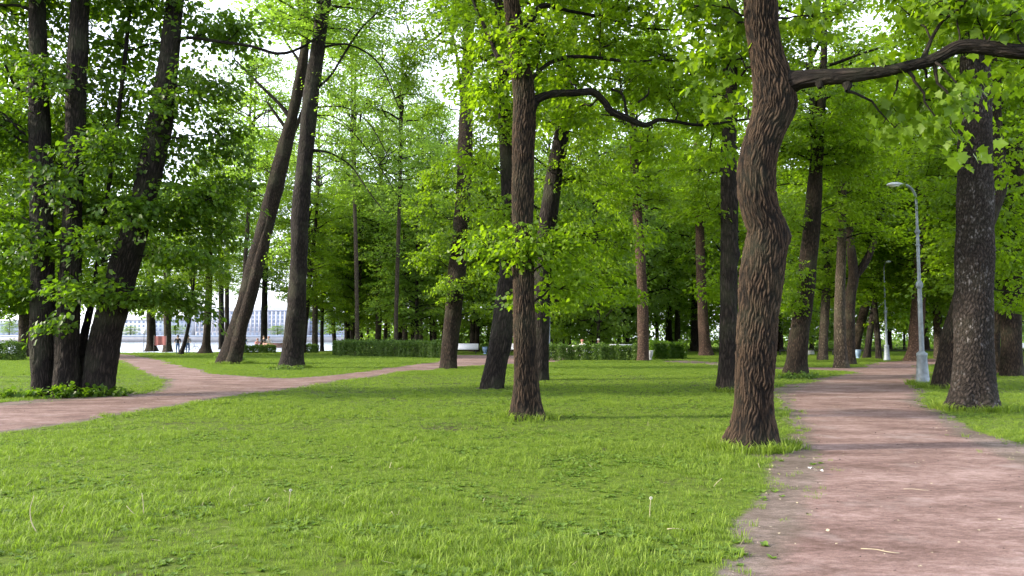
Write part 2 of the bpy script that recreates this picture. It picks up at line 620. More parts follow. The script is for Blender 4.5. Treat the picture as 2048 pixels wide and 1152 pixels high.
left_px = [(-420, 925), (0, 862), (150, 840), (300, 816), (450, 794), (600, 772), (750, 752), (880, 738), (960, 731), (1040, 727), (1120, 722),
           (1120, 713), (1000, 711), (905, 711), (885, 722), (820, 730), (720, 745), (640, 754), (560, 758), (490, 754), (420, 746), (360, 731), (310, 719),
           (262, 711), (232, 708), (180, 708), (215, 714), (262, 732), (318, 752), (347, 767), (338, 779), (280, 788), (180, 798), (60, 806), (0, 812), (-420, 845)]
right_px = [(1530, 1500), (1548, 1152), (1572, 1085), (1602, 990), (1622, 905), (1614, 865), (1590, 825), (1572, 796), (1592, 780), (1640, 765), (1690, 751), (1712, 744), (1640, 742), (1560, 739), (1562, 735), (1650, 735),
            (1725, 735), (1752, 728), (1790, 722), (1900, 716), (2050, 713), (2050, 718), (1920, 724), (1852, 732), (1838, 745), (1826, 765), (1822, 785), (1840, 808), (1880, 838), (1940, 876), (2048, 925), (2300, 1010), (2800, 1330)]
LEFT = wobble(pxpoly(left_px), 0.5, 0.10, 3)
RIGHT = wobble(pxpoly(right_px), 0.4, 0.10, 5)
fr_px = [(1400, 1500), (1440, 1152), (1470, 1085), (1520, 990), (1540, 920), (1450, 905), (1440, 890), (1545, 878), (1590, 862), (1572, 825), (1552, 796), (1575, 775), (1640, 759), (1700, 746),
         (1770, 735), (1850, 735), (1845, 750), (1838, 765), (1835, 785), (1860, 808), (1900, 830), (1960, 858), (2048, 885), (2300, 950), (2900, 1300)]
FRINGE = wobble(pxpoly(fr_px), 0.4, 0.16, 9)
strip = wobble(pxpoly([(-100, 822), (0, 806), (90, 798), (180, 790), (262, 783), (262, 793), (180, 801), (60, 809), (0, 815), (-100, 835)]), 0.3, 0.08, 21)
strip2 = wobble(pxpoly([(1320, 722), (1380, 721), (1450, 727), (1540, 734), (1540, 739), (1450, 733), (1380, 727), (1320, 725)]), 0.4, 0.12, 22)


def inside(P, poly):
    x, y = P[:, 0], P[:, 1]
    r = np.zeros(len(P), bool)
    n = len(poly)
    j = n - 1
    for i in range(n):
        xi, yi = poly[i]
        xj, yj = poly[j]
        c = ((yi > y) != (yj > y))
        with np.errstate(divide='ignore', invalid='ignore'):
            c &= x < (xj - xi) * (y - yi) / (yj - yi + 1e-12) + xi
        r ^= c
        j = i
    return r


def sdist(P, poly):
    """signed distance to an outline, positive inside"""
    o_ = np.argsort(P[:, 1])
    S = P[o_]
    ys = S[:, 1]
    d2 = np.full(len(P), 2.25)
    A = np.asarray(poly)
    B = np.roll(A, -1, 0)
    for a_, b_ in zip(A, B):
        lo = np.searchsorted(ys, min(a_[1], b_[1]) - 1.2)
        hi = np.searchsorted(ys, max(a_[1], b_[1]) + 1.2)
        if hi <= lo:
            continue
        s = S[lo:hi]
        ab = b_ - a_
        t_ = np.clip(((s - a_) @ ab) / (ab @ ab + 1e-12), 0, 1)
        q = s - a_ - t_[:, None] * ab
        d2[lo:hi] = np.minimum(d2[lo:hi], (q * q).sum(1))
    d = np.empty(len(P))
    d[o_] = np.sqrt(d2)
    return np.where(inside(P, poly), d, -d)


FEET = [(*gnd(x, y)[:2], r) for x, y, r in [(1502, 897, 0.40), (1055, 838, 0.26), (1943, 820, 0.50), (983, 777, 0.30), (1455, 783, 0.25), (1590, 752, 0.45), (897, 738, 0.40), (130, 790, 0.8), (583, 737, 0.55), (1888, 777, 0.4)]]


def wear(P):
    """0 lawn .. 0.45 worn earth .. 1 path, for ground points"""
    v = np.zeros(len(P))
    m = (P[:, 1] < 110) & (P[:, 1] > 1) & (np.abs(P[:, 0]) < 80)
    Q = P[m]
    w_ = np.maximum(0.5 + sdist(Q, LEFT) / 0.9, 0.5 + sdist(Q, RIGHT) / 1.0)
    for poly, k in ((FRINGE, 0.6), (strip, 0.5), (strip2, 0.5)):
        w_ = np.maximum(w_, np.minimum(0.30 + sdist(Q, poly) / k, 0.47))
    for fx_, fy_, fr_ in FEET:
        dd = np.hypot(Q[:, 0] - fx_, Q[:, 1] - fy_)
        w_ = np.maximum(w_, np.clip(0.44 - (dd - fr_) / 0.9, -1, 0.42))
    v[m] = np.clip(w_, 0, 1)
    return v


def worn_sheet(name, x0, x1, y0, y1, step, z):
    nx, ny = int((x1 - x0) / step) + 1, int((y1 - y0) / step) + 1
    X, Y = np.meshgrid(np.linspace(x0, x1, nx), np.linspace(y0, y1, ny))
    P = np.stack([X.ravel(), Y.ravel()], 1)
    v = wear(P)
    k = (np.arange(ny - 1)[:, None] * nx + np.arange(nx - 1)[None]).ravel()
    Q = np.stack([k, k + 1, k + nx + 1, k + nx], 1)
    Q = Q[v[Q].max(1) > 0.001]
    use = np.unique(Q)
    re = np.zeros(len(P), int)
    re[use] = np.arange(len(use))
    hz = z + 0.012 * np.clip(v, 0, 0.5) * 0
    o = add(name, mesh(name, np.column_stack([P[use], hz[use]]), re[Q], M['ground'], attr=v[use]))
    o['kind'] = 'structure'
    return o


worn_sheet('path', -2.0, 11.5, 2.2, 16.0, 0.10, 0.004)
worn_sheet('path', -1.0, 30.0, 16.001, 62.0, 0.20, 0.004)
worn_sheet('path', -45.0, -1.001, 9.0, 75.0, 0.20, 0.004)

# ------------------------------------------------------------------ leaves and trees
SHAPES = {
    'diamond': (np.array([[0, 0, 0], [0.5, 0.40, 0.07], [1.05, 0, -0.08], [0.5, -0.40, 0.07]]), np.array([[0, 3, 2, 1]])),
    'oval': (np.array([[0, 0, 0], [0.28, 0.37, 0.07], [0.72, 0.31, 0.03], [1.08, 0, -0.12], [0.72, -0.31, 0.03], [0.28, -0.37, 0.07]]), np.array([[0, 5, 4, 3], [0, 3, 2, 1]])),
}
_ml = [(0, 0), (-.05, .12), (.02, .42), (.2, .3), (.3, .36), (.48, .62), (.55, .36), (.68, .3), (.78, .2), (1.08, 0)]
_full = _ml + [(x, -y) for x, y in _ml[-2:0:-1]]
_mv = np.array([[0.36, 0, 0.0]] + [[x, y, 0.10 * abs(y) - 0.12 * max(0, x - 0.5) ** 2 * 2] for x, y in _full])
_n = len(_full)
SHAPES['maple'] = (_mv, np.array([[0, 1 + (i + 1) % _n, 1 + i] for i in range(_n)]))


def unit(a):
    return a / (np.linalg.norm(a, axis=-1, keepdims=True) + 1e-9)


def leaf_arrays(C, D, Nn, S, var, shape):
    T, F = SHAPES[shape]
    D = unit(D)
    Sd = unit(np.cross(Nn, D))
    U = np.cross(D, Sd)
    V = C[:, None, :] + S[:, None, None] * (T[None, :, 0, None] * D[:, None, :] + T[None, :, 1, None] * Sd[:, None, :] + T[None, :, 2, None] * U[:, None, :])
    k = len(T)
    FF = (F[None] + (np.arange(len(C)) * k)[:, None, None]).reshape(-1, F.shape[1])
    return V.reshape(-1, 3), FF, np.repeat(var, k)


def spray_leaves(SC, OUT, Rr, n, size, shape, rng, droop=0.3, thick=0.12, hang=0.35):
    """SC spray centres, OUT outward directions -> leaf arrays"""
    S = len(SC)
    o = OUT.copy()
    o[:, 2] -= droop * rng.uniform(0.3, 1.4, S)
    o = unit(o)
    up = np.tile([0, 0, 1.0], (S, 1)) + rng.normal(0, 0.22, (S, 3))
    s = unit(np.cross(up, o))
    nn = np.cross(o, s)
    rr = Rr * rng.uniform(0.6, 1.25, S)
    a = rng.uniform(0, 2 * np.pi, (S, n))
    q = np.sqrt(rng.uniform(0, 1, (S, n)))
    aa, bb = q * np.cos(a) * 1.25, q * np.sin(a) * 0.85
    g = rng.normal(0, thick, (S, n)) - 0.18 * q * q
    C = SC[:, None, :] + rr[:, None, None] * (aa[..., None] * o[:, None, :] + bb[..., None] * s[:, None, :] + g[..., None] * nn[:, None, :])
    D = o[:, None, :] * (0.5 + aa[..., None] * 0.4) + s[:, None, :] * bb[..., None] * 1.1 + rng.normal(0, 0.35, (S, n, 3))
    D[..., 2] -= rng.uniform(0.0, 2 * hang, (S, n))
    NN = nn[:, None, :] + rng.normal(0, 0.38, (S, n, 3))
    L = size * rng.uniform(0.5, 1.3, (S, n))
    var = np.clip(0.5 + rng.normal(0, 0.17, (S, 1)) + rng.normal(0, 0.13, (S, n)), 0, 1)
    return leaf_arrays(C.reshape(-1, 3), D.reshape(-1, 3), NN.reshape(-1, 3), L.ravel(), var.ravel(), shape)


def join_tubes(L, n):
    mb_V, mb_Q, c = [], [], 0
    uvs = []
    for P, r in L:
        V, Q, _ = tube_arrays(np.asarray(P, float), np.asarray(r, float), n)
        mb_V.append(V)
        mb_Q.append(Q + c)
        m = len(P)
        cum = np.concatenate([[0], np.cumsum(np.linalg.norm(np.diff(P, axis=0), axis=1))])
        u = np.tile(np.linspace(0, 2 * np.pi * float(np.mean(r)), n), m)
        uvs.append(np.stack([u, np.repeat(cum, n)], 1))
        c += len(V)
    return np.concatenate(mb_V), np.concatenate(mb_Q), np.concatenate(uvs)


def arc(p0, p1, rng, k=6, sag=0.12, wig=0.06):
    p0, p1 = np.asarray(p0, float), np.asarray(p1, float)
    L = np.linalg.norm(p1 - p0)
    t = np.linspace(0, 1, k)[:, None]
    P = p0 + (p1 - p0) * t
    P[:, 2] += (np.sin(np.pi * t[:, 0])) * sag * L
    w_ = rng.normal(0, wig * L / 2, (k, 3))
    w_[0] = w_[-1] = 0
    return P + w_


BARK_TAB = np.random.default_rng(99).uniform(0.08, 0.92, (97, 499, 2))


def ridges(u, v, circ, cw, ch, seed):
    nu = max(6, int(round(circ / cw)))
    x = u / circ * nu + 0.5 * np.sin(v * 4.3 + seed) + 0.35 * np.sin(v * 10.7 + u / circ * 6.283 * 3 + seed) + 0.25 * np.sin(v * 26.0 + u / circ * 6.283 * 7)
    y = v / ch + 0.5 * np.sin(u / circ * 6.283 * 5 + seed) + 0.4 * np.sin(u / circ * 6.283 * 11 + v * 1.1)
    ix, iy = np.floor(x).astype(int), np.floor(y).astype(int)
    F1 = np.full(x.shape, 9.0)
    F2 = np.full(x.shape, 9.0)
    for dx in (-1, 0, 1):
        for dy in (-1, 0, 1):
            cx_, cy_ = ix + dx, iy + dy
            j = BARK_TAB[(cx_ % nu) % 97, (cy_ + seed * 31) % 499]
            d = np.hypot(cx_ + j[..., 0] - x, cy_ + j[..., 1] - y)
            F2 = np.where(d < F1, F1, np.minimum(F2, d))
            F1 = np.minimum(F1, d)
    e = np.clip((F2 - F1) / 0.62, 0, 1)
    return e * e * (3 - 2 * e)


def trunk_mesh(name, ctrl, nseg, step, mat, seed=0, flare=0.35, bark=None, bumps=(), root=0.5, taperfix=None):
    """ctrl rows x,y,z,r (local). Returns a mesh; the seam faces away from the camera."""
    S = catmull(ctrl, step)
    P, r = S[:, :3], np.maximum(S[:, 3], 0.006)
    m = len(P)
    T, A, B = frames(P)
    rg = np.random.default_rng(seed)
    th = np.pi / 2 + np.linspace(0, 2 * np.pi, nseg + 1)
    cum = np.concatenate([[0], np.cumsum(np.linalg.norm(np.diff(P, axis=0), axis=1))])
    circ = 2 * np.pi * float(np.mean(r[: max(3, m // 2)]))
    TH, VV = np.meshgrid(th, cum)
    U = (TH - np.pi / 2) / (2 * np.pi) * circ
    rr = np.repeat(r[:, None], nseg + 1, 1)
    ph = rg.uniform(0, 6.28, 6)
    z0 = np.maximum(cum, 0)[:, None]
    lob = 1 + root * (0.5 * np.cos(4 * TH + ph[0]) + 0.35 * np.cos(3 * TH + ph[1]) + 0.35 * np.cos(7 * TH + ph[2]))
    fs = 0.25 + 0.5 * r[0]
    rr = rr * (1 + flare * np.exp(-(z0 / fs) ** 1.3) * lob)
    rr *= 1 + 0.030 * np.sin(2 * TH + ph[3] + VV * 1.1) + 0.025 * np.sin(3 * TH + ph[4] - VV * 1.9) + 0.016 * np.sin(5 * TH + VV * 3.7 + ph[5]) + 0.02 * np.sin(VV * 5.1 + ph[2])
    for (bz, bt, amp, sg) in bumps:
        dth = np.angle(np.exp(1j * (TH - bt))) * rr
        rr = rr + amp * np.exp(-((VV - bz) ** 2 + dth ** 2) / (2 * sg * sg))
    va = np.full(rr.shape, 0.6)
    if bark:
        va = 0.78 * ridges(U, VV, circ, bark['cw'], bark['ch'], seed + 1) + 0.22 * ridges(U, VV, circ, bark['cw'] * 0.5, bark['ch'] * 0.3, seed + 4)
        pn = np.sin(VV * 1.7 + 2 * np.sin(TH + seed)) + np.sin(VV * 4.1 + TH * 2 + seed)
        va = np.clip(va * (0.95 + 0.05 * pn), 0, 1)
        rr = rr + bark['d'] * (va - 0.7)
    V = P[:, None, :] + rr[..., None] * (np.cos(TH)[..., None] * A[:, None, :] + np.sin(TH)[..., None] * B[:, None, :])
    # wrap: last column equals first column
    V[:, -1] = V[:, 0]
    k = np.arange(m - 1)[:, None] * (nseg + 1)
    i = np.arange(nseg)[None, :]
    Q = np.stack([k + i, k + i + 1, k + nseg + 2 + i, k + nseg + 1 + i], -1).reshape(-1, 4)
    uv = np.stack([U.ravel() + seed * 0.37, VV.ravel()], 1)
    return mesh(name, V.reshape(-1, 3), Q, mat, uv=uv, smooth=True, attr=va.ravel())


# shared crowns: leaves + their branches, about the trunk axis, unit height 1 radius 1 scaled later in metres
def make_crown(seed, H, Rad, nl, nsub, nleaf, size, Rs, shape, bare=0.25):
    rg = np.random.default_rng(seed)
    tubes, SC, OUT = [], [], []
    for i in range(nl):
        zf = (i + rg.uniform(0, 1)) / nl
        z0 = zf * H * 0.84
        prof = max(0.42, math.sin(math.pi * (zf * 0.74 + 0.13)) ** 0.6)
        L = Rad * prof * rg.uniform(0.65, 1.15)
        a = i * 2.39996 + rg.normal(0, 0.4)
        d = np.array([math.cos(a), math.sin(a), 0])
        p0 = np.array([0, 0, z0])
        p1 = p0 + d * L + np.array([0, 0, L * rg.uniform(-0.10, 0.55) * (0.3 + 1.5 * zf)])
        B = arc(p0, p1, rg, 6, 0.10, 0.07)
        r0 = 0.022 + 0.016 * L
        tubes.append((B, np.linspace(r0, 0.010, 6)))
        for j in range(nsub):
            f = bare + (1 - bare) * (j + rg.uniform(0, 1)) / nsub
            q = B[0] + 0 * B[0]
            x = f * 5
            k = min(4, int(x))
            q = B[k] + (B[k + 1] - B[k]) * (x - k)
            side = np.array([-d[1], d[0], 0]) * rg.choice([-1, 1]) * rg.uniform(0.3, 1.0)
            e = q + (d * rg.uniform(0.1, 0.8) + side) * L * 0.36 * rg.uniform(0.5, 1.2) + np.array([0, 0, rg.normal(0.0, 0.16) * L])
            tubes.append((arc(q, e, rg, 4, 0.08, 0.05), np.linspace(0.014, 0.005, 4)))
            for s_ in range(2):
                SC.append(q + (e - q) * (0.55 + 0.45 * s_) + rg.normal(0, 0.16, 3))
                OUT.append(unit((e - q) * np.array([1, 1, 0.3]) + d * 0.4))
    # leader
    tubes.append((np.array([[0, 0, -0.4], [0.06, 0.05, H * 0.4], [-.05, 0.08, H * 0.75], [0.2, 0, H * 0.86]]), np.array([0.13, 0.09, 0.05, 0.012])))
    V, F, var = spray_leaves(np.array(SC), np.array(OUT), Rs, nleaf, size, shape, rg)
    TV, TQ, TU = join_tubes(tubes, 5)
    return (V, F, var), (TV, TQ, TU)


VAR = {}


def add_crown(key, leafmat, parent, loc, rz, rad, height):
    """a shared crown under a tree: leaves in that tree's leaf colour, and their branches"""
    if key not in VAR:
        (V, F, var), (TV, TQ, TU), H0, R0 = BASE[key]
        VAR[key] = (mesh('crown', V, F, M['leaf'], attr=var), mesh('branches', TV, TQ, M['bark_dark'], uv=TU), H0, R0)
    cm, bm_, H0, R0 = VAR[key]
    for me, nm in ((cm, 'crown'), (bm_, 'branches')):
        c_ = add(nm, me, parent, loc, rz)
        c_.scale = (rad / R0, rad / R0, height / H0)
        c_['kind'] = 'stuff'
        if nm == 'crown':
            c_.material_slots[0].link = 'OBJECT'
            c_.material_slots[0].material = M[leafmat]


BASE = {}
for s_ in range(4):
    BASE['mid%d' % s_] = (*make_crown(40 + s_, 9.0, 3.4, 28, 7, 46, 0.135, 0.55, 'diamond'), 9.0, 3.4)
for s_ in range(4):
    BASE['tall%d' % s_] = (*make_crown(50 + s_, 18.0, 4.6, 46, 8, 38, 0.19, 0.72, 'diamond', 0.18), 18.0, 4.6)
for s_ in range(3):
    BASE['far%d' % s_] = (*make_crown(60 + s_, 18.0, 4.6, 44, 7, 17, 0.26, 0.80, 'diamond', 0.12), 18.0, 4.6)
for s_ in range(2):
    BASE['thin%d' % s_] = (*make_crown(80 + s_, 16.0, 4.4, 36, 7, 38, 0.15, 0.85, 'diamond', 0.22), 16.0, 4.4)

tree_rng = np.random.default_rng(2024)


def px_spine(L, d, base):
    out = []
    for row in L:
        x, y, wpx = row[:3]
        dd = row[3] if len(row) > 3 else 0.0
        p = at(x, y, d + dd)
        out.append([*(p - base), wpx * d / FPX / 2])
    return np.array(out)


def extend(ctrl, H, tip=0.05):
    """carry a spine on upward to height H"""
    last = ctrl[-1]
    if last[2] >= H - 0.5:
        return ctrl
    dirv = unit(ctrl[-1, :3] - ctrl[-2, :3])
    rows = []
    k = 4
    for i in range(1, k + 1):
        f = i / k
        z = last[2] + (H - last[2]) * f
        hor = (z - last[2]) * np.clip(dirv[:2] / max(dirv[2], 0.3), -0.35, 0.35) * (1 - 0.45 * f)
        rows.append([last[0] + hor[0], last[1] + hor[1], z, last[3] + (tip - last[3]) * f])
    return np.vstack([ctrl, rows])


def spine_at(ctrl, z):
    k = np.searchsorted(ctrl[:, 2], z)
    k = int(np.clip(k, 1, len(ctrl) - 1))
    a, b = ctrl[k - 1], ctrl[k]
    f = 0 if b[2] == a[2] else np.clip((z - a[2]) / (b[2] - a[2]), 0, 1)
    return a + (b - a) * f


def build_tree(name, label, spine, H=16.0, bark='bark', crowns=(), blobs=(), limbs=(), nseg=24, step=0.35, depth=None, flare=0.3, barkd=None, bumps=(),
               leaf='leaf', lsize=0.11, lshape='oval', nleaf=40, Rs=0.5, hang=0.35, seed=0, group=None, cat='tree', twig_mat='bark_dark', ground_y=None, stems=(), root=0.5, upper=None):
    bx, by = spine[0][0], spine[0][1]
    base = gnd(bx, by)
    if depth is not None:
        base = at(bx, by, depth)
        base[2] = 0
    d = base[1]
    o = thing(name, label, cat, tuple(base), group=group)
    ctrl = px_spine(spine, d, base)
    ctrl[0, 2] = -0.06
    ctrl = extend(ctrl, H)
    tm = trunk_mesh('trunk', ctrl, nseg, step, M[bark], seed, flare, barkd, bumps, root)
    add('trunk', tm, o)
    allc = [ctrl]
    for st in stems:                         # further stems of the same tree
        c2 = px_spine(st, d, base)
        if st[0][1] > 700:
            c2[0, 2] = -0.06
        c2 = extend(c2, H * 0.95)
        add('trunk', trunk_mesh('trunk', c2, nseg, step, M[bark], seed + 5, flare if st[0][1] > 700 else 0.02, barkd, (), root), o)
        allc.append(c2)
    for lb in limbs:
        c2 = px_spine(lb, d, base)
        c2[:, 3] *= 0.78
        big = barkd is not None and c2[0, 3] > 0.05
        add('limb', trunk_mesh('limb', c2, 56 if big else 14, 0.03 if big else (0.06 if d < 20 else 0.15), M['bark_dark'], seed + 9, 0.25, dict(barkd, d=0.012, cw=0.03) if big else None, (), 0.2), o)
        allc.append(c2)
    rg = np.random.default_rng(seed + 300)
    cat_pts = np.concatenate([catmull(c, 0.3) for c in allc])
    if blobs:
        LV, LF, LA, c = [], [], [], 0
        tubes = []
        for bl in blobs:
            px, py, dd, rx, rz, n = bl[:6]
            ry = bl[6] if len(bl) > 6 else rx
            bc = at(px, py, d + dd) - base
            q = rg.normal(0, 1, (n, 3))
            q = unit(q) * rg.uniform(0, 1, (n, 1)) ** 0.4
            SC = bc + q * np.array([rx, ry, rz])
            # branch: from the nearest point of the wood (a bit lower) to the blob
            dist = np.linalg.norm(cat_pts[:, :3] - (bc - np.array([0, 0, 0.5])), axis=1)
            j = int(np.argmin(dist))
            p0 = cat_pts[j, :3]
            L = dist[j]
            nb = 1 + int(rx > 0.9) + int(rx > 1.6)
            brs = []
            for b_ in range(nb):
                e = bc + rg.normal(0, 0.4, 3) * np.array([rx, ry, rz]) * (b_ > 0)
                br = arc(p0, e, rg, 7, 0.08, 0.07)
                brs.append(br)
                tubes.append((br, np.linspace(min(0.05, 0.012 + 0.012 * L), 0.008, 7)))
            bp = np.concatenate(brs)
            for k in range(n):
                if rg.random() < 0.7:
                    dk = np.linalg.norm(bp - SC[k], axis=1)
                    tubes.append((arc(bp[int(np.argmin(dk))], SC[k], rg, 4, 0.05, 0.06), np.linspace(0.010, 0.004, 4)))
            OUT = SC - p0
            OUT[:, 2] *= 0.3
            OUT = unit(OUT) + rg.normal(0, 0.35, OUT.shape)
            OUT = unit(OUT)
            V, F, var = spray_leaves(SC, OUT, Rs, nleaf, lsize, lshape, rg, hang=hang)
            LV.append(V)
            LF.append(F + c)
            LA.append(var)
            c += len(V)
        cr = add('crown', mesh('crown', np.concatenate(LV), np.concatenate(LF), M[leaf], attr=np.concatenate(LA)), o)
        cr['kind'] = 'stuff'
        TV, TQ, TU = join_tubes(tubes, 4)
        add('branches', mesh('branches', TV, TQ, M[twig_mat], uv=TU), o)['kind'] = 'stuff'
    for cw in crowns:                        # shared crowns: key, leafmat, z0, z1, radius
        key, lm, z0, z1, rad = cw
        p = spine_at(ctrl, z0)[:3]
        add_crown(key, lm, o, (p[0], p[1], z0), rg.uniform(0, 6.28), rad, z1 - z0)
    return o



# ================================================================== the trees one can tell apart
# crooked tree by the right path
build_tree('maple_tree', 'thick crooked trunk with furrowed brown bark beside the pink path, limb reaching right', [
    (1502, 897, 83), (1506, 860, 77), (1508, 800, 73), (1511, 740, 74), (1516, 640, 77), (1522, 560, 82), (1530, 500, 80), (1532, 460, 75), (1518, 415, 73), (1512, 370, 75),
    (1516, 320, 75), (1530, 270, 77), (1546, 220, 81), (1546, 170, 79), (1532, 105, 68), (1524, 50, 66), (1521, 0, 66)],
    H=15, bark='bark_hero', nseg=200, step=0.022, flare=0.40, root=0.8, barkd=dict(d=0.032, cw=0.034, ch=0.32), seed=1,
    bumps=[(0.98, R(-60), 0.035, 0.07), (2.98, R(-8), 0.06, 0.085), (4.9, R(0), 0.05, 0.12)],
    limbs=[[(1560, 172, 66, 0.0), (1600, 160, 46, -0.2), (1650, 155, 40, -0.35), (1700, 152, 38, -0.5), (1750, 146, 30, -0.6), (1810, 134, 27, -0.7), (1868, 118, 28, -0.8), (1918, 94, 32, -0.9), (1975, 95, 34, -1.0), (2050, 104, 32, -1.1), (2160, 96, 28, -1.2), (2300, 40, 18, -1.2)],
           [(1690, 158, 24, -0.45), (1696, 172, 17, -0.5), (1693, 182, 7, -0.55)],
           [(1638, 162, 22, -0.35), (1640, 176, 8, -0.4)],
           [(1845, 122, 12, -0.75), (1862, 80, 8, -0.8), (1885, 42, 7, -0.9), (1915, 20, 6, -1.0), (1960, -30, 5, -1.1)]],
    blobs=[(1750, 118, -0.55, 0.16, 0.05, 3), (1815, 118, -0.6, 0.18, 0.06, 4), (1850, 200, -0.3, 0.35, 0.20, 14), (1780, 215, -0.1, 0.35, 0.16, 8), (1905, 165, -0.6, 0.35, 0.10, 12), (1950, 20, -0.7, 0.45, 0.18, 20), (1985, 45, -0.8, 0.4, 0.14, 10),
           (2020, 30, -1.2, 0.4, 0.25, 20), (1925, 290, -0.9, 0.10, 0.06, 4), (1875, 255, -0.7, 0.25, 0.12, 8), (1820, 30, -0.4, 0.35, 0.2, 10), (1900, 0, -0.9, 0.5, 0.25, 22), (2030, 150, -0.6, 0.35, 0.1, 8), (1925, 190, -1.1, 0.12, 0.10, 6),
           (1790, 255, -0.4, 0.25, 0.12, 7), (1430, 120, 0.4, 0.45, 0.30, 26), (1440, 50, 0.6, 0.5, 0.25, 24), (1400, 10, 0.5, 0.6, 0.2, 22), (1620, 30, 0.6, 0.4, 0.25, 14), (1450, 200, 0.7, 0.35, 0.25, 12)],
    crowns=[('mid0', 'leaf_maple', 7.2, 16, 3.8)], leaf='leaf_maple', lsize=0.12, lshape='maple', nleaf=8, Rs=0.26, hang=0.75)

# straight centre tree with the long bent limb
build_tree('oak_tree', 'straight dark trunk in the middle of the lawn with a long bent limb reaching right', [
    (1055, 838, 54), (1053, 800, 49), (1051, 740, 46), (1049, 650, 44), (1047, 560, 43), (1045, 450, 45), (1046, 330, 46), (1049, 240, 46), (1049, 195, 45), (1044, 150, 41), (1033, 80, 36), (1022, 0, 32)],
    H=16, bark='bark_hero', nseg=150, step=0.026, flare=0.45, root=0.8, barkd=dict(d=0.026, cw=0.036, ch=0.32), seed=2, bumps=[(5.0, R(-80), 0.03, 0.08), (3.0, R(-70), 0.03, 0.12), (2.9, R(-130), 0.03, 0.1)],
    limbs=[[(1060, 212, 30), (1078, 196, 20), (1110, 187, 19), (1150, 186, 18), (1185, 184, 19), (1208, 203, 18, 0.1), (1222, 222, 18, 0.1), (1252, 236, 18, 0.2), (1290, 250, 14, 0.3), (1316, 240, 11, 0.4), (1350, 243, 9, 0.5), (1395, 250, 8, 0.6), (1440, 246, 7, 0.6), (1495, 238, 6, 0.7)],
           [(1055, 168, 16), (1072, 148, 9), (1100, 126, 10), (1140, 114, 10), (1200, 116, 9, 0.3), (1260, 123, 7, 0.5), (1330, 120, 5, 0.7), (1392, 131, 4, 0.9)],
           [(1040, 70, 18), (1060, 45, 14), (1085, 12, 14), (1140, 22, 9, 0.4), (1200, 34, 8, 0.6), (1280, 55, 5, 0.9), (1340, 60, 4, 1.0)],
           [(1036, 150, 14), (1000, 122, 12, 0.4), (978, 70, 12, 0.6), (958, 32, 9, 0.8), (940, -20, 6, 1.0)],
           [(1255, 238, 8, 0.2), (1245, 190, 6, 0.3), (1222, 178, 7, 0.3)],
           [(1276, 205, 5, 0.3), (1295, 190, 5, 0.3), (1298, 175, 3, 0.3)]],
    blobs=[(1050, 490, -0.2, 0.55, 0.40, 26), (1120, 500, 0.0, 0.7, 0.40, 30), (1150, 560, 0.3, 0.7, 0.35, 26), (980, 500, 0.3, 0.55, 0.40, 20), (1060, 600, 0.8, 0.5, 0.2, 8), (1080, 70, -0.3, 0.6, 0.35, 22),
           (1200, 70, 0.6, 0.9, 0.40, 34), (1300, 30, 0.8, 0.9, 0.35, 30), (1330, 110, 1.0, 0.8, 0.35, 30), (1240, 160, 0.7, 0.8, 0.25, 26), (1340, 180, 0.9, 0.8, 0.30, 30), (1400, 230, 1.0, 0.6, 0.3, 20), (1130, 150, 0.7, 0.5, 0.25, 14), (1290, 300, 1.3, 0.5, 0.3, 12),
           (1000, 60, 0.6, 0.5, 0.45, 18), (985, 180, 0.8, 0.5, 0.4, 16), (1140, 235, 1.2, 0.6, 0.3, 16), (1420, 300, 1.6, 0.6, 0.4, 14), (1045, 110, -0.4, 0.25, 0.45, 12), (1210, -60, 0.5, 1.6, 0.4, 40), (1060, -80, 0.3, 1.3, 0.5, 30)],
    crowns=[('mid1', 'leaf', 8.4, 17, 3.6)], leaf='leaf', lsize=0.095, nleaf=30, Rs=0.34)

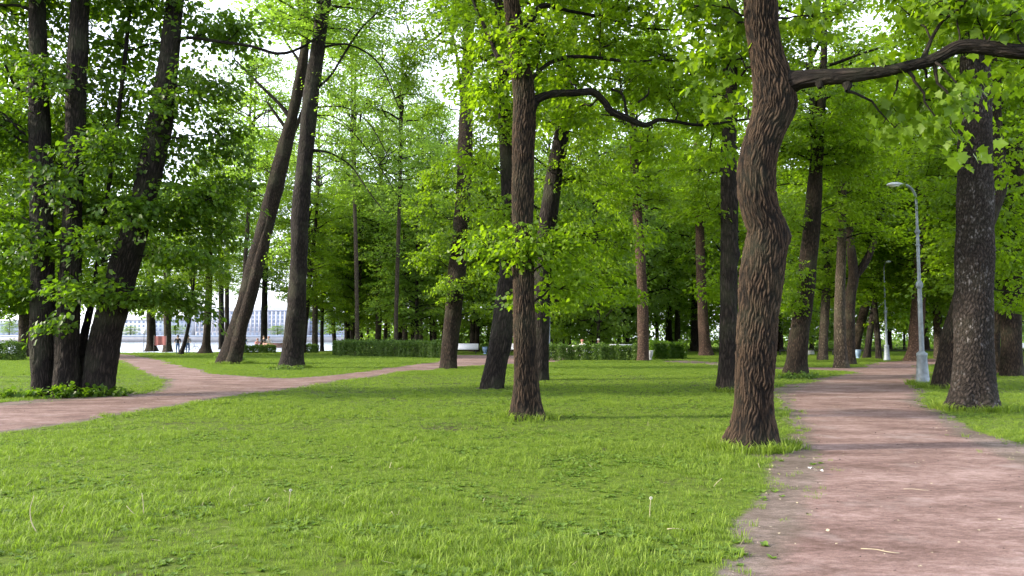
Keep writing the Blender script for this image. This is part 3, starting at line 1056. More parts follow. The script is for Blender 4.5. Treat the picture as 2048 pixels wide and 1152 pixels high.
# triple trunk on the left
build_tree('linden_tree', 'dark three-stemmed tree rising by the left path with leaves hanging low', [
    (132, 792, 52), (133, 740, 47), (134, 680, 44), (139, 600, 40), (142, 520, 38), (146, 400, 36), (150, 250, 37), (155, 120, 37), (160, 0, 34)],
    stems=[[(88, 788, 42), (86, 720, 43), (85, 640, 44), (85, 500, 42), (82, 350, 42), (78, 200, 36), (75, 60, 33), (75, 0, 32)],
           [(192, 786, 60, 0.3), (204, 720, 59, 0.3), (217, 650, 57, 0.3), (236, 580, 56, 0.3), (252, 520, 57, 0.3), (276, 440, 52, 0.3), (302, 330, 48, 0.3), (322, 240, 46, 0.3), (336, 130, 40, 0.3), (350, 0, 35, 0.3)],
           [(150, 780, 20, 0.4), (165, 690, 17, 0.5), (182, 610, 12, 0.5), (190, 560, 8, 0.5)]],
    limbs=[[(340, 90, 16, 0.3), (372, 76, 9, 0.2), (430, 82, 8, 0), (500, 92, 8, -0.2), (555, 107, 8, -0.3), (600, 96, 6, -0.3), (645, 67, 4, -0.3)],
           [(82, 30, 12), (40, 12, 8), (0, 8, 6), (-60, -20, 4)], [(70, 200, 10), (30, 170, 7, -0.5), (10, 130, 5, -0.8)]],
    H=17, bark='bark_dark', nseg=72, step=0.06, flare=0.14, seed=3, barkd=dict(d=0.018, cw=0.05, ch=0.28),
    blobs=[(60, 90, 1.5, 1.7, 1.1, 60), (240, 90, 1.4, 1.5, 1.0, 50), (10, 260, 0.6, 1.2, 1.1, 40), (200, 250, 1.4, 1.3, 0.9, 40), (205, 300, -0.9, 0.6, 0.6, 16), (110, 360, -0.9, 0.6, 0.8, 16), (90, 160, -0.8, 0.6, 0.7, 14), (250, 420, -0.6, 0.6, 0.5, 14), (330, 200, -0.4, 0.5, 0.4, 10), (60, 480, -0.8, 0.6, 0.5, 14), (430, 160, 0.2, 1.0, 0.7, 30), (440, 280, 0.2, 1.0, 0.8, 34), (330, 180, 1.2, 1.2, 0.9, 30),
           (350, 420, 0.3, 1.2, 0.8, 46), (410, 400, 0.4, 1.0, 0.6, 28), (20, 430, 0.4, 1.1, 1.0, 40), (200, 430, 1.2, 1.1, 0.8, 34), (180, 480, -1.0, 0.45, 0.4, 10), (390, 510, 0.0, 0.9, 0.45, 26), (440, 470, 0.8, 0.6, 0.4, 14), (340, 585, 0.0, 0.7, 0.32, 22), (390, 620, 0.3, 0.35, 0.2, 8),
           (170, 575, -0.9, 0.8, 0.35, 20), (265, 600, -0.5, 0.5, 0.25, 10), (20, 590, 0.2, 0.9, 0.5, 28), (-60, 500, 0, 1.2, 1.0, 34), (-80, 250, 0, 1.4, 1.3, 40), (110, 645, -0.9, 0.4, 0.15, 5), (300, 0, 0.3, 1.3, 0.8, 40), (480, 60, 0.5, 0.7, 0.5, 14), (120, 330, 1.6, 1.5, 1.4, 40),
           (40, 190, 2.0, 1.5, 1.4, 36), (260, 500, 1.4, 1.0, 0.7, 24), (90, -40, 0, 2.0, 0.8, 50), (300, 300, 0.8, 1.4, 1.0, 50), (130, 170, 1.0, 1.6, 1.2, 50), (430, 60, 0.8, 1.0, 0.8, 24), (470, 380, 1.0, 0.7, 0.6, 16), (30, 520, 1.2, 1.3, 0.8, 30), (230, 400, 1.6, 1.4, 1.2, 36)],
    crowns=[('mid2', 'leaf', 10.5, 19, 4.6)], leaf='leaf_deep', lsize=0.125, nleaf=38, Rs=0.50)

# leaning tree behind the centre one
build_tree('leaning_tree', 'dark leaning trunk just behind the straight centre tree', [
    (983, 777, 42), (990, 740, 42), (1001, 680, 44), (1012, 600, 43), (1020, 520, 40), (1022, 440, 36), (1017, 340, 32), (1010, 250, 28), (1004, 160, 22)],
    H=14, bark='bark_dark', nseg=72, step=0.06, flare=0.12, seed=4, barkd=dict(d=0.016, cw=0.05, ch=0.24),
    blobs=[(960, 330, 0.6, 0.9, 0.8, 26), (1000, 420, -0.5, 0.8, 0.5, 20), (1010, 250, -0.5, 0.8, 0.6, 20), (970, 200, 0.6, 0.9, 0.7, 20)],
    crowns=[('mid3', 'leaf', 8.0, 15, 3.0)], lsize=0.11, nleaf=34, Rs=0.42)
build_tree('dark_tree', 'dark slanting trunk half hidden at the right of the centre tree', [
    (1080, 760, 34), (1081, 700, 34), (1082, 620, 36), (1086, 540, 37), (1096, 440, 36), (1109, 350, 34), (1122, 275, 31), (1132, 210, 26), (1142, 120, 20)],
    H=15, bark='bark_dark', nseg=36, step=0.15, flare=0.10, seed=5,
    blobs=[(1160, 340, -0.4, 1.3, 0.9, 40), (1180, 540, 0.3, 1.4, 0.7, 44), (1240, 470, 0.6, 1.3, 0.8, 40), (1150, 450, 0.5, 1.0, 0.7, 26), (1230, 590, 1.0, 1.0, 0.4, 22), (1130, 600, 0.6, 0.8, 0.35, 16), (1240, 370, 1.2, 1.1, 0.8, 28)],
    crowns=[('mid0', 'leaf', 8.5, 17, 3.6)], lsize=0.12, nleaf=36, Rs=0.46)
build_tree('linden_tree', 'trunk at the pink path edge with bright leaf tufts, left of the leaning centre tree', [
    (897, 738, 33), (899, 700, 33), (905, 640, 35), (914, 540, 34), (922, 450, 32), (929, 340, 30), (932, 230, 28), (936, 100, 22), (941, 0, 18)],
    H=20, bark='bark', nseg=36, step=0.18, flare=0.12, seed=6,
    limbs=[[(930, 260, 10), (905, 70, 7, 0.4), (868, 78, 6, 0.8), (830, 100, 4, 1.2)]],
    blobs=[(872, 350, -0.5, 0.9, 0.8, 26), (850, 420, -0.2, 0.7, 0.9, 26), (880, 480, -0.6, 0.9, 0.7, 26), (850, 520, 0.2, 0.7, 0.5, 16), (900, 575, -0.6, 0.9, 0.6, 24), (960, 460, -0.6, 0.9, 0.9, 26), (965, 560, -0.4, 0.9, 0.7, 26), (970, 620, 0.2, 0.7, 0.4, 12),
           (930, 400, -0.9, 0.5, 0.8, 14), (850, 100, 0.2, 1.3, 0.9, 34), (890, 40, 0.0, 1.1, 0.7, 26), (810, 150, 0.8, 0.9, 0.9, 24), (860, 220, 0.8, 0.8, 0.7, 14), (970, 110, 0.5, 1.1, 1.4, 30), (965, 280, 0.4, 0.9, 1.2, 26), (800, 20, 1, 1.2, 0.5, 12), (900, -60, 0, 2.4, 1.0, 40)],
    crowns=[('mid1', 'leaf_pale', 17.5, 23, 3.2)], leaf='leaf', lsize=0.13, nleaf=38, Rs=0.50, lshape='diamond')

# pair at the left of centre
build_tree('leaning_tree', 'split leaning trunk with a hollow seam, forking high, left of the dark upright tree', [
    (456, 716, 44), (472, 670, 37), (493, 600, 35), (518, 500, 34), (539, 420, 33), (561, 330, 31), (577, 265, 28), (585, 232, 21), (600, 160, 22), (611, 80, 17), (612, 0, 14)],
    depth=42, stems=[[(466, 718, 30, -0.35), (484, 650, 24, -0.35), (503, 580, 20, -0.35), (527, 480, 16, -0.3), (546, 400, 12, -0.25), (572, 300, 9, -0.2), (594, 250, 8, 0)]],
    H=22, bark='bark', nseg=36, step=0.2, flare=0.15, seed=7,
    limbs=[[(582, 236, 14), (556, 205, 9), (530, 180, 8), (500, 150, 6), (470, 120, 4)], [(576, 262, 10), (556, 235, 8), (535, 205, 6)], [(610, 60, 10), (600, 20, 8), (590, -20, 6)], [(604, 130, 8), (570, 80, 6), (545, 30, 5)]],
    blobs=[(560, 30, 1.5, 1.6, 1.0, 34), (670, 60, 1.5, 1.7, 1.2, 34), (530, 130, 1.2, 1.3, 0.9, 26), (680, 170, 1.5, 1.5, 1.2, 26), (480, 270, 1.5, 1.4, 1.0, 26), (540, 200, 1.6, 1.0, 0.8, 16), (500, 330, 0.5, 1.2, 1.0, 20), (520, 270, 0.8, 1.2, 0.8, 16), (660, 180, 1, 1.2, 1.0, 16), (560, 190, 0.8, 0.8, 0.7, 12), (540, 370, 0.9, 0.9, 0.7, 12), (500, 200, 0.6, 1.0, 0.8, 12), (610, -60, 0, 3, 1.5, 40), (470, 40, 0.5, 1.2, 0.8, 10)],
    crowns=[('thin0', 'leaf_pale', 19.0, 29, 5.5)], leaf='leaf_pale', lsize=0.14, nleaf=34, Rs=0.7, lshape='diamond')
build_tree('oak_tree', 'dark upright trunk rising from the lawn between the two left paths', [
    (583, 737, 46), (586, 700, 41), (591, 640, 38), (597, 540, 34), (601, 420, 34), (612, 300, 32), (621, 200, 31), (635, 100, 29), (649, 0, 26)],
    H=21, bark='bark_dark', nseg=40, step=0.2, flare=0.30, seed=8,
    limbs=[[(622, 300, 8), (660, 306, 5), (700, 330, 4), (722, 360, 4, -0.3), (750, 400, 3, -0.5), (770, 425, 2, -0.6)], [(630, 180, 8), (662, 150, 6), (690, 105, 6), (720, 60, 5), (755, 25, 4)], [(625, 215, 6), (690, 215, 3, -0.5), (740, 250, 3, -0.6), (780, 320, 2, -0.7)],
           [(620, 230, 5), (680, 240, 3, 0.4), (750, 320, 3, 0.6), (800, 400, 2, 0.6)], [(640, 95, 7), (700, 90, 5), (760, 130, 4), (800, 220, 3)]],
    blobs=[(720, 50, 0, 1.6, 1.1, 26), (790, 90, 0.5, 1.4, 1.1, 20), (700, 200, 0, 1.3, 0.9, 20), (770, 260, 0.4, 1.1, 0.9, 20), (690, 300, 0.5, 1.0, 0.7, 20), (720, 370, 0.2, 0.9, 0.6, 14), (780, 400, 0.3, 0.8, 0.6, 12), (660, 160, 0.4, 0.9, 0.9, 14), (680, 260, -0.3, 0.8, 0.6, 10), (560, 500, 1, 0.8, 0.8, 8), (650, -60, 0, 2.5, 1.2, 34), (760, 10, 0, 1.4, 0.7, 18), (830, 180, 1.5, 1.2, 1.0, 18), (760, 170, 1.5, 1.2, 0.9, 18), (730, 280, 1.2, 1.1, 0.8, 16), (820, 280, 1.8, 1.0, 0.8, 14), (690, 120, 1.2, 1.0, 0.8, 14)],
    crowns=[('thin1', 'leaf_pale', 16.0, 26, 5.6)], leaf='leaf_pale', lsize=0.12, nleaf=34, Rs=0.7, lshape='diamond')

# right edge
build_tree('oak_tree', 'massive trunk with pale flaking bark standing at the right of the lamp post', [
    (1943, 820, 82), (1945, 790, 78), (1946, 740, 74), (1948, 640, 70), (1949, 500, 67), (1950, 380, 64), (1951, 260, 61), (1951, 180, 59), (1946, 90, 50), (1940, 0, 42)],
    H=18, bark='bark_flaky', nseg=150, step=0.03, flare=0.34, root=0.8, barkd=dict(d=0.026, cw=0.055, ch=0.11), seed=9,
    blobs=[(1930, 60, -0.6, 0.7, 0.6, 16), (2010, 130, 0.8, 0.9, 0.7, 24), (1880, 30, 0.5, 0.9, 0.5, 22), (2030, 300, 1.5, 0.9, 0.9, 24), (2000, -40, 0, 1.6, 0.6, 40)],
    crowns=[('mid3', 'leaf', 8.6, 19, 4.2)], leaf='leaf', lsize=0.11, nleaf=32, Rs=0.42)
build_tree('leaning_tree', 'trunk leaning right out of the grass behind the flaking trunk', [
    (1888, 777, 48), (1897, 730, 45), (1912, 660, 43), (1930, 590, 41), (1952, 500, 40), (1978, 420, 38), (1993, 365, 38), (1992, 290, 28), (1990, 200, 22), (1995, 100, 18)],
    H=15, bark='bark', nseg=36, step=0.15, flare=0.12, seed=10, limbs=[[(1995, 350, 14), (2020, 318, 8), (2045, 290, 6), (2090, 240, 4)]],
    blobs=[(2020, 420, 0.8, 0.9, 0.8, 26), (2030, 520, 1.0, 0.9, 0.7, 24), (2000, 250, 1.0, 0.9, 0.8, 26), (1870, 380, 1.2, 0.7, 0.6, 14), (1890, 180, 1.2, 1.0, 0.8, 22), (2040, 600, 1.6, 0.7, 0.4, 12)],
    crowns=[('mid1', 'leaf', 8.5, 16, 3.4)], leaf='leaf', lsize=0.12, nleaf=34, Rs=0.46)
build_tree('linden_tree', 'brown trunk with a side stem at the right edge of the view', [
    (2025, 752, 40), (2023, 700, 36), (2022, 640, 35), (2026, 560, 32), (2030, 450, 28)], stems=[[(2000, 738, 16, 1.5), (1990, 690, 18, 1.5), (1996, 640, 16, 1.5), (2002, 560, 14, 1.5)]],
    H=15, bark='bark', nseg=28, step=0.2, flare=0.2, seed=11, crowns=[('tall1', 'leaf', 3.2, 17, 4.4)])
build_tree('linden_tree', 'thick trunk leaning slightly right at the bend of the pink path', [
    (1590, 752, 42), (1594, 715, 38), (1601, 650, 36), (1611, 580, 35), (1619, 500, 34), (1626, 420, 31), (1632, 340, 26), (1640, 240, 20)],
    H=16, bark='bark', nseg=36, step=0.16, flare=0.22, seed=12,
    blobs=[(1560, 430, -0.8, 0.9, 0.8, 26), (1570, 560, -0.5, 0.9, 0.7, 26), (1585, 610, -0.3, 0.6, 0.4, 14), (1660, 300, 0, 1.5, 1.0, 40), (1620, 250, -0.6, 1.3, 0.9, 34), (1720, 330, 0, 1.2, 0.7, 26), (1690, 420, 0.6, 1.0, 0.7, 18), (1560, 300, 0, 1.1, 0.9, 26), (1700, 220, -0.5, 1.2, 0.8, 26)],
    crowns=[('mid0', 'leaf', 8.0, 17, 4.0)], lsize=0.13, nleaf=34, Rs=0.48, lshape='diamond')
build_tree('oak_tree', 'upright bluish dark trunk just left of the crooked trunk', [
    (1455, 783, 40), (1456, 740, 36), (1457, 650, 35), (1458, 540, 35), (1459, 440, 34), (1457, 340, 32), (1459, 270, 29), (1464, 150, 22), (1463, 40, 17)],
    H=15, bark='bark_dark', nseg=72, step=0.06, flare=0.25, seed=13, barkd=dict(d=0.016, cw=0.05, ch=0.24), bumps=[(3.9, R(0), 0.08, 0.12)], limbs=[[(1462, 300, 16), (1478, 290, 12), (1492, 292, 10)]],
    blobs=[(1420, 420, 0.6, 0.8, 0.9, 24), (1400, 340, 0.8, 0.9, 0.8, 24), (1430, 560, 0.8, 0.5, 0.6, 14), (1480, 60, 0.5, 0.8, 0.8, 18), (1400, 250, 0.8, 0.8, 0.5, 16)],
    crowns=[('mid2', 'leaf', 8.2, 16, 3.4)], lsize=0.11, nleaf=34, Rs=0.42)
build_tree('pine_tree', 'reddish bare trunk standing at the end of the central hedge', [
    (1286, 722, 24), (1286, 680, 22), (1285, 600, 21), (1280, 500, 20), (1273, 400, 18), (1268, 320, 16), (1265, 240, 13)],
    H=22, bark='bark_pine', nseg=28, step=0.25, flare=0.15, seed=14, crowns=[('tall2', 'leaf', 10.0, 23, 4.6)])
build_tree('pine_tree', 'pale reddish trunk on the lawn beyond the hedge, left of the bluish dark trunk', [
    (1412, 711, 28), (1409, 680, 22), (1404, 600, 20), (1400, 480, 18), (1396, 380, 16), (1394, 300, 13)],
    H=24, bark='bark_pine', nseg=28, step=0.25, flare=0.2, seed=15, crowns=[('tall3', 'leaf', 11.0, 25, 5.0)])
build_tree('dark_tree', 'dark trunk close behind the pale reddish trunk', [(1391, 702, 17), (1391, 600, 15), (1393, 480, 13), (1396, 350, 10)], H=23, bark='bark_dark', nseg=20, step=0.4, seed=16, crowns=[('far0', 'leaf', 6.5, 25, 5.2)])
build_tree('linden_tree', 'grey trunk with flared roots on the grass left of the far lamp post', [
    (1682, 736, 24), (1681, 700, 23), (1679, 640, 22), (1681, 560, 19), (1684, 460, 16)], H=16, bark='bark_grey', nseg=28, step=0.2, flare=0.45, seed=17, crowns=[('tall0', 'leaf', 6.2, 18, 4.0)])
build_tree('forked_tree', 'forked dark trunk with one long limb slanting up to the right toward the lamp head', [
    (1700, 729, 22), (1699, 680, 20), (1700, 600, 21), (1707, 550, 20), (1700, 470, 14), (1698, 380, 10)],
    stems=[[(1704, 560, 16), (1728, 528, 15), (1746, 490, 12), (1758, 440, 10), (1778, 390, 9), (1800, 345, 8), (1815, 315, 6)]],
    H=16, bark='bark', nseg=24, step=0.2, flare=0.25, seed=18, crowns=[('tall2', 'leaf', 8.2, 18, 4.0)])
build_tree('leaning_tree', 'slim trunk leaning right beside the blue bin', [(1708, 712, 18), (1718, 660, 17), (1735, 600, 17), (1750, 556, 14), (1768, 500, 10)], H=14, bark='bark', nseg=20, step=0.3, seed=19, crowns=[('tall1', 'leaf', 4.8, 17, 4.2)])
build_tree('linden_tree', 'pale grey mottled trunk on the grass left of the grey flared trunk', [(1645, 721, 19), (1647, 680, 18), (1650, 620, 17), (1655, 540, 14)], H=15, bark='bark_grey', nseg=24, step=0.3, flare=0.15, seed=20, crowns=[('tall3', 'leaf', 4.0, 18, 4.6)])
build_tree('linden_tree', 'broad brown trunk seen between the two lamp posts', [(1830, 722, 34), (1832, 690, 28), (1836, 620, 26), (1840, 540, 23), (1842, 440, 18)], H=18, bark='bark_pine', nseg=28, step=0.3, flare=0.35, seed=21, crowns=[('tall0', 'leaf', 4.4, 20, 5.0)])
build_tree('slim_tree', 'thin dark trunk leaning right between the blue bin and the far lamp post', [(1733, 716, 13), (1742, 650, 12), (1750, 600, 10), (1758, 520, 8)], H=13, bark='bark_dark', nseg=16, step=0.4, seed=22, crowns=[('far1', 'leaf', 4.0, 17, 4.4)])
build_tree('slim_tree', 'thin dark trunk just left of the far lamp post, leaning left', [(1758, 718, 11), (1754, 660, 11), (1749, 600, 9), (1745, 520, 7)], H=13, bark='bark_dark', nseg=16, step=0.4, seed=23, crowns=[('far2', 'leaf', 4.0, 17, 4.4)])
build_tree('dark_tree', 'dark short-seeming trunk seen just right of the crooked trunk', [(1541, 711, 13), (1541, 660, 12), (1542, 600, 11), (1544, 500, 9)], H=14, bark='bark_dark', nseg=16, step=0.4, seed=24, crowns=[('far0', 'leaf', 3.4, 19, 5.0)])

# mid distance on the left, by the river
L2 = [
    ('linden_tree', 'brown trunk with flared foot on the shore right of the three-stemmed tree', [(303, 702, 19), (303, 680, 17), (302, 640, 16), (300, 560, 14)], 0, 19, 'bark', ('tall0', 'leaf', 3.9, 21, 4.8), 0.5),
    ('linden_tree', 'greyish shore trunk beside the red banner', [(335, 703, 16), (335, 670, 14), (334, 620, 13), (333, 540, 11)], 0, 18, 'bark_grey', ('tall1', 'leaf', 4.0, 20, 4.6), 0.3),
    ('slim_tree', 'thin slanting dark stem in front of the person with the bicycle', [(361, 709, 10), (368, 690, 8), (374, 665, 7), (379, 640, 7), (384, 600, 6)], 0, 8, 'bark_dark', ('thin0', 'leaf', 3.8, 9, 2.4), 0.2),
    ('linden_tree', 'twin-footed grey trunk on the lawn left of the split leaning trunk', [(411, 707, 22), (413, 680, 15), (416, 620, 14), (419, 540, 12), (420, 440, 10)], 0, 20, 'bark', ('tall2', 'leaf', 6.5, 21, 4.2), 0.4),
    ('slim_tree', 'dark upright trunk close behind the split leaning trunk', [(443, 698, 11), (443, 650, 11), (442, 560, 10), (440, 480, 8)], 0, 22, 'bark_dark', ('thin1', 'leaf', 7.5, 24, 4.6), 0.2),
    ('slim_tree', 'narrow pale-lit trunk close against the split leaning trunk', [(454, 697, 9), (454, 640, 9), (454, 560, 8), (455, 480, 7)], 0, 22, 'bark', ('thin0', 'leaf_pale', 8.0, 24, 4.4), 0.2),
    ('slim_tree', 'thin trunk rising just right of the dark upright trunk', [(606, 706, 10), (612, 640, 9), (619, 560, 9), (627, 490, 8)], 0, 19, 'bark', ('tall3', 'leaf', 4.5, 18, 4.4), 0.2),
    ('slim_tree', 'thin dark sapling trunk left of the long hedge', [(644, 702, 8), (644, 660, 7), (645, 600, 6)], 0, 16, 'bark_dark', ('tall0', 'leaf_pale', 3.2, 17, 4.2), 0.2),
    ('slim_tree', 'thin leaning trunk at the left end of the long hedge', [(671, 700, 9), (667, 660, 8), (662, 610, 7)], 0, 17, 'bark', ('tall2', 'leaf_pale', 3.4, 18, 4.2), 0.2),
    ('linden_tree', 'dark grey trunk on the shore lawn behind the low left hedge', [(50, 714, 26), (50, 690, 24), (50, 650, 23), (51, 600, 21), (52, 500, 17)], 0, 18, 'bark_grey', ('tall1', 'leaf', 3.6, 20, 5.0), 0.2),
    ('dark_tree', 'dark pair of close stems behind the long hedge, left one', [(694, 700, 11), (694, 640, 11), (692, 560, 10), (690, 460, 8)], 0, 23, 'bark_dark', ('tall3', 'leaf', 4.6, 22, 5.2), 0.2),
    ('dark_tree', 'dark pair of close stems behind the long hedge, right one', [(702, 699, 10), (703, 650, 9), (700, 560, 8), (704, 460, 6)], 0, 22, 'bark_dark', ('thin1', 'leaf', 5.0, 23, 4.6), 0.2),
    ('slim_tree', 'forked thin trunk behind the long hedge right of the close pair', [(722, 698, 11), (722, 650, 9), (724, 580, 8), (728, 480, 6)], 0, 21, 'bark_dark', ('tall1', 'leaf_pale', 4.4, 21, 5.0), 0.2),
    ('slim_tree', 'black slender trunk behind the middle of the long hedge', [(776, 697, 8), (776, 650, 8), (775, 590, 7), (774, 520, 6)], 0, 22, 'bark_dark', ('tall2', 'leaf_pale', 4.4, 21, 5.2), 0.2),
    ('dark_tree', 'thick dark leaning trunk behind the long hedge right of its middle', [(799, 699, 16), (801, 650, 16), (804, 610, 15), (809, 540, 14), (808, 480, 13), (800, 400, 9)], 0, 22, 'bark_dark', ('tall0', 'leaf_pale', 6.4, 21, 5.0), 0.2),
    ('dark_tree', 'straight grey trunk behind the right half of the long hedge', [(830, 699, 17), (829, 640, 15), (826, 560, 14), (822, 500, 12), (818, 400, 9)], 0, 24, 'bark', ('thin0', 'leaf', 7.0, 23, 4.8), 0.2),
    ('slim_tree', 'slim dark trunk left of the path-edge trunk with leaf tufts', [(888, 700, 10), (889, 640, 10), (890, 560, 9), (893, 460, 7)], 0, 22, 'bark_dark', ('tall3', 'leaf', 4.6, 22, 5.0), 0.2),
    ('dark_tree', 'bluish dark trunk behind the white bench', [(946, 703, 14), (947, 650, 13), (950, 560, 12), (955, 460, 10)], 0, 24, 'bark_dark', ('tall1', 'leaf', 5.0, 25, 5.2), 0.2),
    ('dark_tree', 'dark trunk beside the far white lamp post behind the hedge', [(1116, 702, 14), (1117, 650, 13), (1118, 590, 12), (1120, 480, 10)], 0, 23, 'bark_dark', ('tall2', 'leaf', 4.0, 24, 5.2), 0.2),
    ('dark_tree', 'dim trunk behind the person with the white cap', [(1190, 698, 11), (1190, 650, 10), (1192, 580, 9)], 0, 22, 'bark_dark', ('far1', 'leaf', 4.0, 23, 5.4), 0.2),
    ('leaning_tree', 'dark swaying trunk left of the reddish bare trunk', [(1252, 698, 12), (1257, 640, 11), (1264, 580, 10), (1266, 500, 8)], 0, 23, 'bark_dark', ('far2', 'leaf', 4.4, 24, 5.4), 0.2),
    ('dark_tree', 'brown straight trunk beyond the hedge, right of the reddish bare trunk', [(1338, 700, 14), (1338, 640, 12), (1341, 540, 11), (1346, 440, 9)], 0, 24, 'bark', ('tall0', 'leaf', 5.5, 26, 5.2), 0.2),
    ('dark_tree', 'grey straight trunk beyond the hedge, second right of the reddish bare trunk', [(1355, 699, 12), (1355, 640, 11), (1356, 560, 10), (1358, 460, 8)], 0, 24, 'bark_grey', ('far0', 'leaf', 5.0, 25, 5.2), 0.2),
    ('dark_tree', 'dim trunk between the leaning pair at the far right', [(1978, 722, 18), (1976, 660, 17), (1974, 580, 14)], 0, 19, 'bark_dark', ('tall3', 'leaf', 3.4, 20, 5.0), 0.2),
    ('thin_tree', 'tall thin-leaved tree showing against the sky above the long hedge', [(756, 702, 12), (757, 640, 12), (758, 500, 11), (762, 350, 9)], 0, 29, 'bark_grey', ('thin0', 'leaf_pale', 12.0, 30, 5.5), 0.2),
    ('thin_tree', 'airy pale-leaved tree behind the right half of the long hedge filling the sky gap', [(842, 702, 10), (842, 640, 9), (844, 500, 8)], 0, 26, 'bark_grey', ('tall1', 'leaf_pale', 8.0, 30, 5.2), 0.2),
    ('thin_tree', 'slender high-crowned tree behind the left end of the long hedge', [(714, 710, 9), (714, 640, 8), (712, 500, 8), (706, 300, 6)], 0, 28, 'bark_grey', ('thin1', 'leaf_pale', 13.5, 30, 5.6), 0.2),
    ('thin_tree', 'slender high-crowned tree hidden at its foot by the split leaning trunk', [(480, 709, 9), (484, 640, 9), (492, 500, 8), (505, 300, 6)], 0, 27, 'bark_grey', ('thin0', 'leaf', 13.0, 29, 5.4), 0.2),
    ('thin_tree', 'slender high-crowned tree showing through the sky gap right of the long hedge middle', [(792, 709, 9), (792, 640, 8), (796, 500, 8), (802, 300, 6)], 0, 28, 'bark_grey', ('thin0', 'leaf_pale', 14.0, 30, 5.4), 0.2),
    ('thin_tree', 'tall pale thin-leaved tree showing against the sky left of the path-edge trunk', [(868, 701, 12), (868, 640, 11), (870, 500, 10), (876, 350, 8)], 0, 29, 'bark_grey', ('thin1', 'leaf_pale', 9.0, 30, 5.5), 0.2),
    ('thin_tree', 'tall thin-leaved shore tree showing against the sky behind the dark upright trunk', [(630, 703, 12), (630, 640, 11), (632, 500, 10), (636, 350, 8)], 0, 26, 'bark_grey', ('thin0', 'leaf_pale', 9.0, 28, 5.0), 0.2),
    ('linden_tree', 'leafy shore tree seen between the stems of the three-stemmed tree', [(118, 716, 18), (118, 660, 16), (120, 560, 14)], 0, 19, 'bark_dark', ('tall2', 'leaf', 3.6, 21, 5.0), 0.2),
    ('linden_tree', 'leafy shore tree just right of the three-stemmed tree behind its hanging leaves', [(206, 711, 16), (207, 660, 14), (208, 560, 12)], 0, 19, 'bark_dark', ('tall3', 'leaf_pale', 4.2, 22, 5.0), 0.2),
    ('linden_tree', 'sunlit leafy tree at the left edge behind the low hedge', [(-40, 716, 22), (-40, 660, 20), (-38, 560, 17)], 0, 18, 'bark', ('tall0', 'leaf_pale', 3.2, 20, 5.0), 0.2),
    ('linden_tree', 'leafy tree on the shore between the two left leaning trunks', [(528, 702, 14), (528, 660, 13), (530, 560, 11)], 0, 27, 'bark_dark', ('tall1', 'leaf_pale', 6.5, 27, 5.6), 0.2),
]
for k, (nm, lb, sp, dep, H_, bk, cr, fl) in enumerate(L2):
    build_tree(nm, lb, sp, H=H_, bark=bk, nseg=18, step=0.35, flare=fl, seed=30 + k, crowns=[cr])

# ------------------------------------------------------------------ the wood behind, one tree at a time
wood = np.random.default_rng(77)
WOOD = [  # px range, depth range, how many, height range, crown base range, label, group
    (690, 900, 70, 105, 10, (15, 22), (1.4, 3.4), 'slender tree in the bright wood far behind the long hedge', 'trees far behind the long hedge'),
    (900, 1110, 72, 110, 11, (17, 24), (1.4, 3.4), 'slender tree in the wood far behind the white benches', 'trees far behind the white benches'),
    (1100, 1300, 62, 115, 12, (19, 26), (1.0, 3.2), 'dim tree in the wood behind the central hedge', 'trees in the wood behind the central hedge'),
    (1290, 1560, 70, 120, 12, (20, 27), (1.2, 3.4), 'dim tree in the wood beyond the lawn left of the crooked trunk', 'trees beyond the lawn left of the crooked trunk'),
    (1550, 1860, 66, 120, 13, (18, 25), (1.0, 3.2), 'dim tree in the wood where the pink path ends', 'trees where the pink path ends'),
    (1850, 2120, 45, 110, 12, (17, 24), (1.0, 3.2), 'dim tree in the wood behind the flaking trunk', 'trees behind the flaking trunk'),
]
placed = []
for (x0, x1, d0, d1, n, hr, cb, lb, gp) in WOOD:
    k = tries = 0
    while k < n and tries < 400:
        tries += 1
        px = x0 + (x1 - x0) * (k + wood.uniform(0, 1)) / n
        d = wood.uniform(d0, d1)
        X = (px - CX) / FPX * d
        if any((X - a) ** 2 + (d - b) ** 2 < 9 for a, b in placed):
            continue
        placed.append((X, d))
        H_ = wood.uniform(*hr)
        z0 = wood.uniform(*cb)
        lean = wood.normal(0, 0.05)
        r0 = wood.uniform(0.14, 0.34)
        o = thing('wood_tree', lb, 'tree', (X, d, 0), group=gp)
        ctrl = np.array([[0, 0, -0.05, r0], [lean * 1, 0, 1.2, r0 * 0.85], [lean * 3, wood.normal(0, .1), 4, r0 * 0.75], [lean * 7 + wood.normal(0, .2), 0, H_ * 0.55, r0 * 0.5], [lean * 9, 0, H_ * 0.95, 0.04]])
        add('trunk', trunk_mesh('trunk', ctrl, 10, 0.8, M[['bark', 'bark_grey', 'bark_grey'][wood.integers(0, 3)]], int(wood.integers(0, 999)), 0.2), o)
        rad = wood.uniform(3.8, 5.6)
        add_crown('far%d' % wood.integers(0, 3), ['leaf', 'leaf', 'leaf_pale', 'leaf_pale', 'leaf_pale'][wood.integers(0, 5)], o, (lean * 4, 0, z0), wood.uniform(0, 6.28), rad, H_ - z0 + 0.6)
        k += 1

